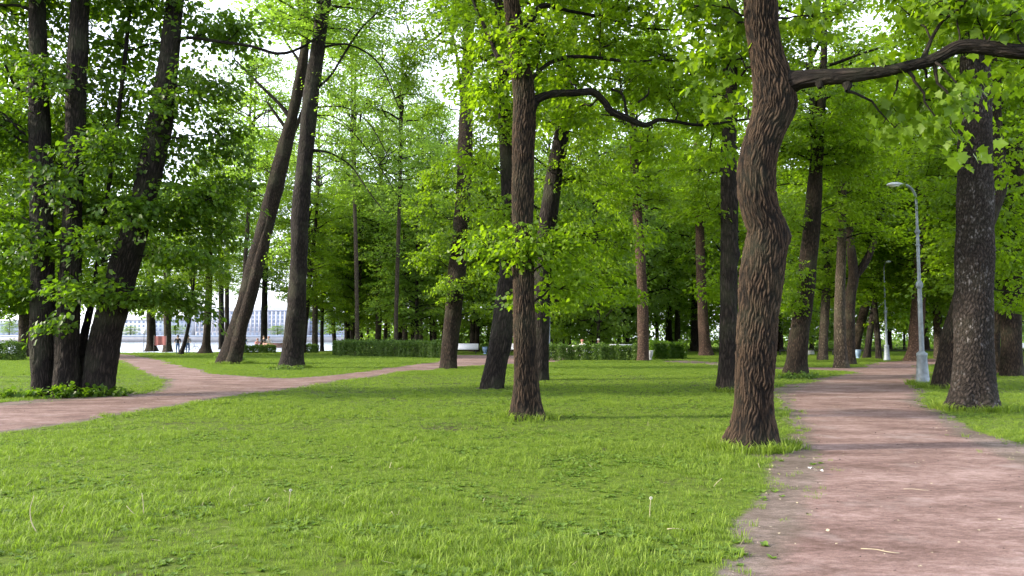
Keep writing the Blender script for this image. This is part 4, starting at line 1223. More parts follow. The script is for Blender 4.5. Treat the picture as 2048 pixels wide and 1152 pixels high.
# woodland mass beyond the countable trees
wr = np.random.default_rng(31)
WC = []
for _ in range(360):
    px = wr.uniform(860, 2350)
    d = wr.uniform(124, 165)
    WC.append([(px - CX) / FPX * d, d, wr.uniform(0.3, 22) * wr.uniform(0.4, 1)])
for _ in range(420):
    px = wr.uniform(1080, 2300)
    d = wr.uniform(92, 126)
    WC.append([(px - CX) / FPX * d, d, wr.uniform(0.2, 4.2) * wr.uniform(0.3, 1)])
for _ in range(330):
    px = wr.uniform(715, 1120)
    d = wr.uniform(94, 135)
    WC.append([(px - CX) / FPX * d, d, wr.uniform(0.2, 4.5) * wr.uniform(0.3, 1)])
WC = np.array(WC)
V, F, A = spray_leaves(WC, unit(wr.normal(0, 1, WC.shape) * np.array([1, 1, .2])), 2.4, 60, 0.40, 'diamond', wr, 0.3, 0.35)
V[:, 2] = np.maximum(V[:, 2], 0.02)
tag(add('distant_wood', mesh('distant_wood', V, F, M['leaf_pale'], attr=A)), 'far green wood and undergrowth closing the view behind the park trees', 'wood', kind='stuff')


# ================================================================== hedges
def hedge(label, a, b, thick, h, seed, lm='leaf_hedge', dens=620, size=0.10, name='clipped_hedge', cat='hedge'):
    rg = np.random.default_rng(seed)
    a, b = np.array(a[:2]), np.array(b[:2])
    ln = np.linalg.norm(b - a)
    t = (b - a) / ln
    nrm = np.array([-t[1], t[0]])
    if nrm[1] < 0:
        nrm = -nrm
    o = thing(name, label, cat, (a[0], a[1], 0))
    ang = math.atan2(t[1], t[0])
    sgn = 1 if abs(nrm @ np.array([-t[1], t[0]]) - 1) < 0.1 else -1
    # woody core of many upright stems
    tubes = []
    for i in range(int(ln * 9)):
        x, y = rg.uniform(0.1, ln - 0.1), rg.uniform(0.15, thick - 0.15) * sgn
        p = np.array([x, y, -0.03])
        q = p + np.array([rg.normal(0, .15), rg.normal(0, .1), h * rg.uniform(0.7, 0.98)])
        tubes.append((arc(p, q, rg, 4, 0, 0.1), np.linspace(0.014, 0.006, 4)))
    V, Q, U = join_tubes(tubes, 4)
    c = add('stems', mesh('stems', V, Q, M['bark_dark'], uv=U), o, rz=ang)
    c['kind'] = 'stuff'
    n = int(dens * (ln * h + ln * thick + thick * h * 2) * 1.25)
    x = rg.uniform(0, ln, n)
    y = rg.uniform(0, thick, n)
    z = rg.uniform(0.02, h, n)
    f = rg.random(n)
    face = rg.choice(4, n, p=[0.46, 0.10, 0.34, 0.10])
    dep = np.abs(rg.normal(0, 0.16, n))
    lump = 0.09 * np.sin(x * 2.3 + seed) + 0.07 * np.sin(x * 5.1 + 1) + 0.06 * np.sin(x * 11.7)
    y = np.where(face == 0, dep - lump, np.where(face == 1, thick - dep + lump, y))
    z = np.where(face == 2, h - dep * 0.8 + lump * 0.8, z)
    x = np.where(face == 3, np.where(f < 0.5, dep, ln - dep), x)
    shoots = (face == 2) & (rg.random(n) < 0.16)
    z = z + shoots * rg.uniform(0, 0.22, n) * (0.6 + 0.6 * np.sin(x * 3.1))
    out = np.zeros((n, 3))
    out[:, 1] = np.where(face == 0, -1, np.where(face == 1, 1, 0)) * sgn
    out[:, 0] = np.where(face == 3, np.where(f < .5, -1, 1), 0)
    out[:, 2] = np.where(face == 2, 1, 0.25)
    D = rg.normal(0, 0.8, (n, 3)) + out * 0.4
    NN = unit(out + rg.normal(0, 0.5, (n, 3)))
    C = np.stack([x, y * sgn, z], 1)
    V, F, A = leaf_arrays(C, D, NN, size * rg.uniform(0.6, 1.2, n), np.clip(rg.normal(0.5, 0.2, n), 0, 1), 'diamond')
    c = add('foliage', mesh('foliage', V, F, M[lm], attr=A), o, rz=ang)
    c['kind'] = 'stuff'
    return o


hedge('long clipped hedge along the left side of the small square', gnd(664, 711), gnd(884, 717), 1.4, 1.18, 11, 'leaf_hedge')
hedge('clipped hedge behind the centre of the lawn with people sitting behind it', gnd(1082, 721), gnd(1282, 722), 1.2, 0.98, 12, 'leaf_hedge')
hedge('rounded end of the hedge right of the reddish bare trunk', gnd(1302, 719), gnd(1374, 719), 2.4, 1.12, 13, 'leaf_deep')
hedge('pale hedge line at the back of the small square', gnd(1212, 706), gnd(1372, 707), 1.2, 1.0, 14, 'leaf_deep')
hedge('low clipped hedge at the left edge behind the three-stemmed tree', gnd(-160, 722), gnd(36, 721), 1.2, 1.10, 15, 'leaf_hedge')
hedge('low dark hedge left of the brown bench by the river', gnd(484, 707), gnd(552, 706.5), 0.9, 0.72, 16, 'leaf_hedge')
hedge('low dark hedge right of the upright dark trunk by the river', gnd(596, 706), gnd(638, 705.5), 0.9, 0.75, 17, 'leaf_hedge')

# ================================================================== street lamps
LAMP = {}


def lamp_meshes():
    b = MB().lathe([(0.215, 0), (0.215, 0.10), (0.195, 0.13), (0.18, 0.3), (0.165, 0.5), (0.145, 0.86), (0.158, 0.90), (0.158, 0.97), (0.11, 1.00), (0.09, 1.03)], 8)
    p = MB().lathe([(0.074, 1.0), (0.068, 2.05), (0.064, 3.05)], 16).lathe([(0.052, 3.1), (0.047, 4.72)], 14).lathe([(0.039, 4.75), (0.036, 5.75)], 12)
    c1 = MB().lathe([(0.08, 2.98), (0.105, 3.02), (0.105, 3.12), (0.085, 3.16), (0.062, 3.2)], 16)
    c2 = MB().lathe([(0.055, 4.68), (0.078, 4.71), (0.078, 4.77), (0.046, 4.82)], 14)
    c3 = MB().lathe([(0.054, 4.28), (0.068, 4.30), (0.068, 4.34), (0.052, 4.36)], 14)
    t = np.linspace(0, 1, 14)
    arm = np.array([[-0.42 * (1 - math.cos(x * math.pi / 2)) - 0.0, 0, 5.72 + 0.50 * math.sin(x * math.pi / 2)] for x in t])
    a = MB().tube(arm, np.full(14, 0.038), 10)
    # luminaire: flattened teardrop shell
    H = []
    for f, ry, rz in [(0, 0.02, 0.02), (0.05, 0.05, 0.045), (0.18, 0.085, 0.07), (0.34, 0.135, 0.085), (0.5, 0.15, 0.085), (0.63, 0.12, 0.065), (0.70, 0.05, 0.03), (0.72, 0.005, 0.005)]:
        aa = np.linspace(0, 2 * np.pi, 16, endpoint=False)
        zz = np.sin(aa) * rz
        zz = np.where(zz < 0, zz * 0.5, zz)
        H.append(np.stack([np.full(16, -0.38 - f * 0.8), np.cos(aa) * ry, 6.215 + zz - 0.02 * f], 1))
    Q = [[k * 16 + i, k * 16 + (i + 1) % 16, (k + 1) * 16 + (i + 1) % 16, (k + 1) * 16 + i] for k in range(7) for i in range(16)]
    h = MB().raw(np.concatenate(H), Q)
    G = []
    for f, ry, z in [(0.0, 0.115, 6.185), (0.5, 0.10, 6.155), (1.0, 0.03, 6.135)]:
        aa = np.linspace(0, 2 * np.pi, 16, endpoint=False)
        G.append(np.stack([-0.70 + np.cos(aa) * ry * 1.5, np.sin(aa) * ry, np.full(16, z)], 1))
    Q = [[k * 16 + i, k * 16 + (i + 1) % 16, (k + 1) * 16 + (i + 1) % 16, (k + 1) * 16 + i] for k in range(2) for i in range(16)]
    g = MB().raw(np.concatenate(G), Q)
    return b, p, c1, c2, c3, a, h, g


def street_lamp(label, px, py, rz=0.0, s=1.0):
    p = gnd(px, py)
    if not LAMP:
        b, pl, c1, c2, c3, a, h, g = lamp_meshes()
        o = thing('street_lamp', label, 'street lamp', tuple(p), rz, 'grey street lamps along the paths')
        b.build('base', M['lamp_paint'], o)
        pl.build('pole', M['lamp_paint'], o, smooth=True)
        for c in (c1, c2, c3):
            c.build('collar', M['lamp_paint'], o, smooth=True)
        a.build('arm', M['lamp_paint'], o, smooth=True)
        hd = h.build('lamp_head', M['lamp_head'], o, smooth=True)
        g.build('lamp_glass', M['lamp_glass'], hd, smooth=True)
        LAMP['o'] = o
    else:
        o = copy_tree(LAMP['o'])
        o.location = tuple(p)
        o.rotation_euler = (0, 0, rz)
        o['label'] = label
    o.scale = (s, s, s)
    return o


street_lamp('tall grey lamp post by the pink path with its head bent over it', 1846, 770, 0.1, 1.03)
street_lamp('farther grey lamp post at the end of the pink path', 1774, 721, 1.45, 1.03)
street_lamp('distant pale lamp post rising behind the central hedge', 1099, 713, 1.2, 1.0)

# ================================================================== benches, bins, rail, banner, sign
def bench(label, px, py, rz, wood, L=2.4, d=None, group=None):
    p = gnd(px, py) if d is None else np.array([(px - CX) / FPX * d, d, 0])
    o = thing('park_bench', label, 'bench', (p[0], p[1], 0), rz, group)
    for s_ in (-1, 1):
        x = s_ * (L / 2 - 0.22)
        MB().box((x, -0.2, 0.20), (0.07, 0.07, 0.40)).box((x, 0.22, 0.42), (0.07, 0.06, 0.84), rx=-0.12).box((x, 0.0, 0.37), (0.06, 0.5, 0.06)).build('leg', M['iron'], o)
    for k in range(4):
        MB().box((0, -0.24 + k * 0.125, 0.425), (L, 0.112, 0.04)).build('seat_slat', wood, o)
    for k in range(4):
        MB().box((0, 0.185 + 0.022 * k, 0.53 + k * 0.118), (L, 0.032, 0.108), rx=-0.15).build('back_slat', wood, o)
    return o


bench('white park bench beyond the path behind the trunk with leaf tufts', 928, 708, 0.0, M['bench_white'], 2.6, group='white benches of the square')
bench('white park bench seen between the leaning trunk and the straight centre trunk', 1042, 708, 0.0, M['bench_white'], 2.6, group='white benches of the square')
bench('white park bench behind the central hedge beside the reddish trunk', 1248, 711, math.pi, M['bench_white'], 2.6, group='white benches of the square')
bench('brown bench at the shore just left of the dark upright trunk', 552, 704.5, math.pi, M['bench_brown'], 2.6)
bench('white bench far off at the right edge', 2052, 704, 0.0, M['bench_white'], 2.4)


def bin_(label, px, py, mat, name='litter_bin', s=1.0):
    p = gnd(px, py)
    o = thing(name, label, 'bin', tuple(p))
    MB().lathe([(0.10, 0), (0.17, 0.02), (0.17, 0.06), (0.10, 0.10), (0.13, 0.16), (0.20, 0.34), (0.235, 0.58), (0.225, 0.60), (0.20, 0.58), (0.17, 0.4)], 18).build('body', mat, o, smooth=True)
    MB().lathe([(0.225, 0.60), (0.25, 0.62), (0.25, 0.66), (0.215, 0.665), (0.215, 0.60)], 18).build('rim', mat, o, smooth=True)
    o.scale = (s, s, s)
    return o


bin_('small blue-grey litter urn between the white benches', 970, 709, M['bin_blue'], s=1.0)
bin_('pale concrete litter urn at the foot of the reddish bare trunk', 1300, 720, M['bin_white'], s=0.95)
bin_('blue litter bin on the grass beside the forked trunk', 1716, 717, M['bin_blue'], s=0.95)
hedge('small dark bush behind the blue-grey urn', gnd(962, 707), gnd(982, 707), 0.8, 0.75, 31, 'leaf_deep', name='small_bush', cat='bush')

# low rail beyond the path end
pr0, pr1 = gnd(1560, 711), gnd(2090, 711)
o = thing('knee_rail', 'low dark rail fence beyond the end of the pink path', 'fence', tuple(pr0))
Lr = pr1[0] - pr0[0]
nP = int(Lr / 2.2)
for k in range(nP + 1):
    MB().box((k * Lr / nP, 0, 0.22), (0.08, 0.08, 0.5)).build('post', M['iron'], o)
for k in range(nP):
    MB().box(((k + 0.5) * Lr / nP, 0, 0.44), (Lr / nP - 0.1, 0.05, 0.07)).build('rail', M['iron'], o)
p = gnd(1620, 710)
o = thing('concrete_block', 'white concrete block by the low rail left of the mottled trunk', 'block', tuple(p))
MB().raw([[-.34, -.2, 0], [.34, -.2, 0], [.34, .2, 0], [-.34, .2, 0], [-.30, -.17, .36], [.30, -.17, .36], [.30, .17, .36], [-.30, .17, .36], [-.26, -.13, .40], [.26, -.13, .40], [.26, .13, .40], [-.26, .13, .40]],
         [[0, 1, 5, 4], [1, 2, 6, 5], [2, 3, 7, 6], [3, 0, 4, 7], [4, 5, 9, 8], [5, 6, 10, 9], [6, 7, 11, 10], [7, 4, 8, 11], [8, 9, 10, 11]]).build('body', M['bin_white'], o)
p = gnd(320, 705)
o = thing('banner', 'red banner on two posts between the shore trunks', 'banner', (p[0], p[1], 0))
for s_ in (-0.62, 0.62):
    MB().lathe([(0.03, 0), (0.03, 1.72), (0.0, 1.74)], 8, (s_, 0, 0)).build('post', M['iron'], o)
xs = np.linspace(-0.6, 0.6, 13)
fv = np.concatenate([[[x, 0.03 * math.sin(x * 9), 0.72 + 0.02 * math.sin(x * 5)], [x, 0.03 * math.sin(x * 9 + 1), 1.64]] for x in xs])
fv = np.concatenate([fv, fv + np.array([0, 0.012, 0])])
fq = [[2 * i, 2 * i + 2, 2 * i + 3, 2 * i + 1] for i in range(12)] + [[26 + 2 * i, 26 + 2 * i + 1, 26 + 2 * i + 3, 26 + 2 * i + 2] for i in range(12)]
MB().raw(fv, fq).build('cloth', M['red'], o, smooth=True)
p = gnd(287, 704)
o = thing('sign_post', 'small round pale sign on a post left of the flared shore trunk', 'sign', (p[0], p[1], 0))
MB().lathe([(0.03, 0), (0.03, 2.2)], 8).build('post', M['iron'], o)
d_ = MB().tube([[0, -0.055, 2.1], [0, -0.035, 2.1]], [0.26, 0.26], 24)
d_.build('disc', M['bench_white'], o)

# ================================================================== people
def person(label, loc, rz, joints, top, legs, hair, sleeves=True, group=None, cap=None, skirt=False):
    names = list(joints)
    idx = {n: i for i, n in enumerate(names)}
    edges = [('pelvis', 'waist'), ('waist', 'chest'), ('chest', 'neck'), ('neck', 'head'), ('head', 'crown_top')]
    for s_ in 'lr':
        edges += [('chest', 'sh' + s_), ('sh' + s_, 'el' + s_), ('el' + s_, 'wr' + s_), ('wr' + s_, 'ha' + s_), ('pelvis', 'hip' + s_), ('hip' + s_, 'kn' + s_), ('kn' + s_, 'an' + s_), ('an' + s_, 'to' + s_)]
    me = bpy.data.meshes.new('body')
    me.from_pydata([joints[n][0] for n in names], [(idx[a], idx[b]) for a, b in edges], [])
    ob = bpy.data.objects.new('tmp_body', me)
    COL.objects.link(ob)
    md = ob.modifiers.new('skin', 'SKIN')
    md.use_smooth_shade = True
    for n in names:
        v = me.skin_vertices[0].data[idx[n]]
        r_ = joints[n][1]
        v.radius = (r_, r_ * (0.72 if n in ('pelvis', 'waist', 'chest') else 1.0))
        v.use_root = (n == 'pelvis')
    sb = ob.modifiers.new('sub', 'SUBSURF')
    sb.levels = sb.render_levels = 2
    dg = bpy.context.evaluated_depsgraph_get()
    em = bpy.data.meshes.new_from_object(ob.evaluated_get(dg))
    bpy.data.objects.remove(ob)
    em.materials.clear()
    for m in (M['skin'], top, legs, M['cloth_black']):
        em.materials.append(m)
    J = np.array([joints[n][0] for n in names])
    zone = []
    for n in names:
        if n in ('head', 'crown_top', 'neck') or n[:2] in ('ha', 'wr'):
            zone.append(0)
        elif n[:2] == 'el':
            zone.append(1 if sleeves else 0)
        elif n in ('waist', 'chest') or n[:2] == 'sh':
            zone.append(1)
        elif n[:2] == 'to':
            zone.append(3)
        else:
            zone.append(2)
    for f in em.polygons:
        c = np.array(f.center)
        f.material_index = zone[int(np.argmin(((J - c) ** 2).sum(1)))]
        f.use_smooth = True
    o = thing('person', label, 'person', loc, rz, group)
    add('body', em, o)
    h = np.array(joints['head'][0])
    # hair cap: upper back half of the head, or a cap
    hb = MB().lathe([(0.118, -0.02), (0.122, 0.03), (0.105, 0.085), (0.06, 0.122), (0.0, 0.132)], 14, tuple(h + np.array([0, 0.018, 0.02])))
    hb.build('cap' if cap else 'hair', cap or hair, o, smooth=True)
    nb = MB().raw([[-.012, -.098, 0.02], [.012, -.098, 0.02], [.018, -.098, -.03], [-.018, -.098, -.03], [0, -.128, -.025]], [], [[0, 1, 4], [1, 2, 4], [2, 3, 4], [3, 0, 4]])
    nb.build('nose', M['skin'], o, loc=tuple(h))
    return o


def stand(lean=0.0, armf=0.0, step=0.06, h=1.0):
    J = {'pelvis': ((0, 0, .93), .135), 'waist': ((0, -lean * .4, 1.08), .125), 'chest': ((0, -lean, 1.28), .15), 'neck': ((0, -lean * 1.2, 1.45), .058), 'head': ((0, -.02 - lean * 1.4, 1.58), .098), 'crown_top': ((0, -.01 - lean * 1.4, 1.66), .075)}
    for s_, q in (('l', -1), ('r', 1)):
        J['sh' + s_] = ((q * .185, -lean, 1.39), .068)
        J['el' + s_] = ((q * .25, .02 - lean - armf * .12, 1.13), .050)
        J['wr' + s_] = ((q * (.27 - armf * .10), -.07 - lean - armf * .34, .92 + armf * .14), .036)
        J['ha' + s_] = ((q * (.27 - armf * .12), -.10 - lean - armf * .42, .84 + armf * .20), .034)
        J['hip' + s_] = ((q * .095, 0, .88), .10)
        J['kn' + s_] = ((q * .11, -.03 - q * step, .50), .070)
        J['an' + s_] = ((q * .11, .02 - q * step, .09), .048)
        J['to' + s_] = ((q * .125, -.13 - q * step, .045), .042)
    return {k: ((a[0] * h, a[1] * h, a[2] * h), r * h) for k, (a, r) in J.items()}


def sit(z=0.45, h=1.0, bow=0.05):
    J = {'pelvis': ((0, 0, z + .11), .14), 'waist': ((0, -bow * .3, z + .27), .13), 'chest': ((0, -bow, z + .47), .15), 'neck': ((0, -bow * 1.5, z + .64), .058), 'head': ((0, -.03 - bow * 1.8, z + .77), .098), 'crown_top': ((0, -.02 - bow * 1.8, z + .85), .075)}
    for s_, q in (('l', -1), ('r', 1)):
        J['sh' + s_] = ((q * .185, -bow, z + .57), .068)
        J['el' + s_] = ((q * .24, -.10 - bow, z + .32), .050)
        J['wr' + s_] = ((q * .15, -.30, z + .22), .036)
        J['ha' + s_] = ((q * .12, -.38, z + .20), .034)
        J['hip' + s_] = ((q * .10, -.04, z + .08), .10)
        J['kn' + s_] = ((q * .13, -.46, z + .08), .072)
        J['an' + s_] = ((q * .13, -.44, .09), .048)
        J['to' + s_] = ((q * .14, -.60, .045), .042)
    return J


def gp(px, py):
    p = gnd(px, py)
    return (p[0], p[1], 0)


person('person in dark top and blue jeans standing left of the thin slanting stem', gp(355, 707.5), 0.3, stand(0.03, 0.5), M['cloth_black'], M['jeans'], M['hair_dark'])
person('person in checked shirt holding a bicycle right of the thin slanting stem', gp(375, 707.0), 0.5, stand(0.06, 0.8), M['cloth_grey'], M['jeans'], M['hair_dark'])
person('person in pink top sitting by the river hedge', gp(514, 704.3), 0.6, sit(0.5), M['cloth_pink'], M['cloth_grey'], M['hair_red'])
person('person in dark clothes standing by the river next to the pink top', gp(528, 704.2), -0.4, stand(0.03, 0.6), M['cloth_black'], M['cloth_black'], M['hair_dark'])
person('person in white top by the river right of the dark-clothed one', gp(537, 704.2), 0.2, stand(0.05, 0.3, 0.1, 0.94), M['cloth_white'], M['jeans'], M['hair_red'])
person('person in blue walking on the shore left of the pink top', gp(489, 704.0), 1.2, stand(0.04, 0.2, 0.16, 0.96), M['jeans'], M['cloth_black'], M['hair_dark'])
person('person with reddish hair and white top sitting behind the central hedge', gp(1165, 716), math.pi, sit(0.45), M['cloth_white'], M['cloth_grey'], M['hair_red'])
person('person in black with a white cap sitting behind the central hedge', gp(1196, 710), 0.4, sit(0.5), M['cloth_black'], M['cloth_black'], M['hair_dark'], cap=M['cloth_white'])
bench('white bench under the person with reddish hair behind the central hedge', 1165, 716, math.pi, M['bench_white'], 2.4, group='white benches of the square')

# bicycle
p = gp(381, 706.6)
bk = thing('bicycle', 'bicycle held by the person in the checked shirt', 'bicycle', p, 0.9)
for x in (-0.52, 0.52):
    a = np.linspace(0, 2 * np.pi, 25)
    wv_ = np.stack([x + 0.33 * np.cos(a), 0 * a, 0.345 + 0.33 * np.sin(a)], 1)
    t_ = MB().tube(wv_, np.full(25, 0.018), 6, False).build('wheel', M['rubber'], bk, smooth=True)
    sp = MB()
    for k in range(10):
        b_ = k * math.pi / 5
        sp.tube([[x, 0, 0.345], [x + 0.31 * math.cos(b_), 0, 0.345 + 0.31 * math.sin(b_)]], [0.004, 0.004], 4)
    sp.build('spokes', M['steel'], t_)
fr = MB()
for a_, b_ in [((-.52, 0, .345), (-.05, 0, .33)), ((-.05, 0, .33), (-.16, 0, .82)), ((-.52, 0, .345), (-.15, 0, .75)), ((-.05, 0, .33), (.36, 0, .72)), ((-.15, 0, .75), (.35, 0, .80)), ((.33, 0, .92), (.52, 0, .345))]:
    fr.tube([a_, b_], [0.018, 0.018], 6)
fr.build('frame', M['jeans'], bk)
MB().tube([(.30, -.28, .98), (.36, 0, .94), (.30, .28, .98)], [0.014] * 3, 6).build('handlebar', M['iron'], bk)
MB().raw([[-.30, -.07, .85], [-.30, .07, .85], [-.05, .015, .86], [-.05, -.015, .86], [-.29, -.05, .81], [-.29, .05, .81], [-.06, .01, .83], [-.06, -.01, .83]], [[0, 3, 2, 1], [4, 5, 6, 7], [0, 1, 5, 4], [1, 2, 6, 5], [2, 3, 7, 6], [3, 0, 4, 7]]).build('saddle', M['iron'], bk)

# ================================================================== the far bank of the river
FB = 430.0


def fx(px, d=FB):
    return (px - CX) / FPX * d


eb = thing('embankment_wall', 'granite embankment wall along the far bank of the river', 'wall', (fx(-700), FB, 0))
MB().box(((fx(1000) - fx(-700)) / 2, 6, 0.2), (fx(1000) - fx(-700), 12, 3.2)).build('wall', M['granite'], eb)
MB().box(((fx(1000) - fx(-700)) / 2, 0.2, 2.3), (fx(1000) - fx(-700), 0.5, 1.0)).build('parapet', M['wall_blue_haze'], eb)
tag(add('land', mesh('land', np.array([[fx(-1500), FB + 12, 1.7], [fx(1200), FB + 12, 1.7], [fx(1400), FB + 500, 1.7], [fx(-1900), FB + 500, 1.7]]), np.array([[0, 1, 2, 3]]), M['granite'])), kind='structure')
win_me = MB().box((0, 0, 0), (1, 1, 1)).build('w', M['window']).data
bpy.data.objects.remove(bpy.data.objects['w'])


def building(label, px0, px1, top_py, d, rows, cols, mat, gf=3.6, pil=True):
    X0, X1 = fx(px0, d), fx(px1, d)
    H_ = at(0, top_py, d)[2] - 1.7
    W = X1 - X0
    o = thing('apartment_building', label, 'building', (X0, d, 1.7))
    MB().box((W / 2, 8, H_ / 2), (W, 16, H_)).build('wall', mat, o)
    MB().box((W / 2, 7.8, H_ + 0.35), (W + 0.8, 16.8, 0.7)).build('cornice', M['wall_pale_haze'], o)
    MB().raw([[0, 0, H_ + .7], [W, 0, H_ + .7], [W, 16, H_ + .7], [0, 16, H_ + .7], [2, 6, H_ + 2.6], [W - 2, 6, H_ + 2.6], [W - 2, 10, H_ + 2.6], [2, 10, H_ + 2.6]], [[0, 1, 5, 4], [1, 2, 6, 5], [2, 3, 7, 6], [3, 0, 4, 7], [4, 5, 6, 7]]).build('roof', M['roof'], o)
    rh = (H_ - gf) / rows
    cw = W / cols
    for r_ in range(rows):
        for c_ in range(cols):
            wn = add('window', win_me, o, ((c_ + 0.5) * cw, 0.02, gf + (r_ + 0.5) * rh))
            wn.scale = (cw * 0.46, 0.25, rh * 0.66)
    for c_ in range(cols):
        wn = add('shop_window', win_me, o, ((c_ + 0.5) * cw, 0.02, gf * 0.5))
        wn.scale = (cw * 0.6, 0.25, gf * 0.62)
    if pil:
        for c_ in range(cols + 1):
            MB().box((min(max(c_ * cw, 0.3), W - 0.3), -0.25, gf + (H_ - gf) / 2), (0.7, 0.5, H_ - gf - 0.02)).build('pilaster', M['wall_pale_haze'], o)
    return o


building('pale building with tall window bays across the river behind the upright dark trunk', 392, 612, 622, 470, 5, 26, M['wall_pale_haze'])
building('blue-grey building across the river behind the flared shore trunk', 232, 386, 640, 475, 3, 18, M['wall_blue_haze'], pil=False)
building('low pale building across the river left of the long hedge', 618, 720, 634, 480, 4, 12, M['wall_pale_haze'], pil=False)
building('distant grey building across the river behind the shore lawn at the far left', -60, 40, 648, 490, 3, 10, M['wall_blue_haze'], pil=False)
for k, (px, top, lb) in enumerate([(20, 640, 'leafy tree on the far bank at the left edge'), (200, 645, 'leafy tree on the far bank behind the three-stemmed tree'), (352, 648, 'leafy tree on the far bank between the pale and blue-grey buildings'), (556, 650, 'leafy tree on the far bank in front of the pale window bays'), (262, 650, 'leafy tree on the far bank in front of the blue-grey building'), (660, 646, 'leafy tree on the far bank in front of the low pale building')]):
    d = 446.0
    H_ = at(0, top, d)[2] - 1.7
    o = thing('bank_tree', lb, 'tree', (fx(px, d), d, 1.7), group='trees along the far bank')
    add('trunk', trunk_mesh('trunk', np.array([[0, 0, 0, .3], [0.1, 0, H_ * .3, .25], [0, 0, H_ * .8, .1]]), 8, 1.0, M['bark_dark'], k), o)
    add_crown('far%d' % (k % 3), 'leaf', o, (0, 0, H_ * 0.22), k, 6.0, H_ * 0.8)

# ================================================================== grass
def vnoise(P, s, seed):
    q = P * s
    out = np.zeros(len(P))
    g = np.random.default_rng(seed).uniform(0, 1, (256, 256))
    amp = 1.0
    tot = 0
    for _ in range(3):
        i = np.floor(q).astype(int)
        f = q - i
        f = f * f * (3 - 2 * f)
        a = g[i[:, 0] % 256, i[:, 1] % 256]
        b = g[(i[:, 0] + 1) % 256, i[:, 1] % 256]
        c = g[i[:, 0] % 256, (i[:, 1] + 1) % 256]
        d = g[(i[:, 0] + 1) % 256, (i[:, 1] + 1) % 256]
        out += amp * ((a * (1 - f[:, 0]) + b * f[:, 0]) * (1 - f[:, 1]) + (c * (1 - f[:, 0]) + d * f[:, 0]) * f[:, 1])
        tot += amp
        amp *= 0.5
        q = q * 2.1
    return out / tot


def blades(n, spread, h0, h1, wid, seed, lean=0.5):
    rg = np.random.default_rng(seed)
    a = rg.uniform(0, 6.28, n)
    r = spread * np.sqrt(rg.uniform(0, 1, n))
    base = np.stack([r * np.cos(a), r * np.sin(a), np.full(n, -0.01)], 1)
    h = rg.uniform(h0, h1, n)
    dr = a + rg.normal(0, 1.2, n)
    ln = np.abs(rg.normal(lean, 0.3, n))
    o = np.stack([np.cos(dr), np.sin(dr), 0 * dr], 1)
    w_ = np.stack([-np.sin(dr + rg.normal(0, .6, n)), np.cos(dr), 0 * dr], 1) * (wid * rg.uniform(0.6, 1.3, n))[:, None]
    mid = base + o * (h * ln * 0.3)[:, None] + np.array([0, 0, 1]) * (h * 0.58)[:, None]
    tip = base + o * (h * ln)[:, None] + np.array([0, 0, 1]) * (h * (1 - 0.25 * ln))[:, None]
    V = np.stack([base - w_, base + w_, mid + w_ * 0.8, mid - w_ * 0.8, tip], 1).reshape(-1, 3)
    k = (np.arange(n) * 5)[:, None]
    Q = k + np.array([[0, 1, 2, 3]])
    T = k + np.array([[3, 2, 4]])
    v = np.clip(rg.normal(0.5, 0.2, n), 0, 1)
    return V, [Q, T], np.repeat(v, 5)


def rosette(seed):
    rg = np.random.default_rng(seed)
    n = 9
    a = np.linspace(0, 6.28, n, endpoint=False) + rg.normal(0, 0.2, n)
    D = np.stack([np.cos(a), np.sin(a), rg.uniform(0.15, 0.7, n)], 1)
    V, F, A = leaf_arrays(np.zeros((n, 3)), D, np.tile([0, 0, 1.0], (n, 1)) + rg.normal(0, .2, (n, 3)), rg.uniform(0.035, 0.075, n), np.clip(rg.normal(.5, .2, n), 0, 1), 'oval')
    V[:, :2] *= 0.9
    return V, [F], A


tufts = bpy.data.collections.new('grass_tufts')
defs = [(blades(26, 0.07, 0.035, 0.085, 0.0025, 1), 'grass'), (blades(26, 0.08, 0.03, 0.075, 0.0025, 2, 0.8), 'grass'), (blades(22, 0.06, 0.05, 0.105, 0.0027, 3, 0.5), 'grass'),
        (blades(16, 0.045, 0.07, 0.13, 0.0034, 4, 0.6), 'grass'), (rosette(5), 'weed'), (blades(30, 0.16, 0.06, 0.12, 0.007, 6, 0.6), 'grass')]
for k, ((V, F, A), mt) in enumerate(defs):
    ob = bpy.data.objects.new('%02d_tuft' % k, mesh('tuft', V, F, M[mt], attr=A))
    tufts.objects.link(ob)

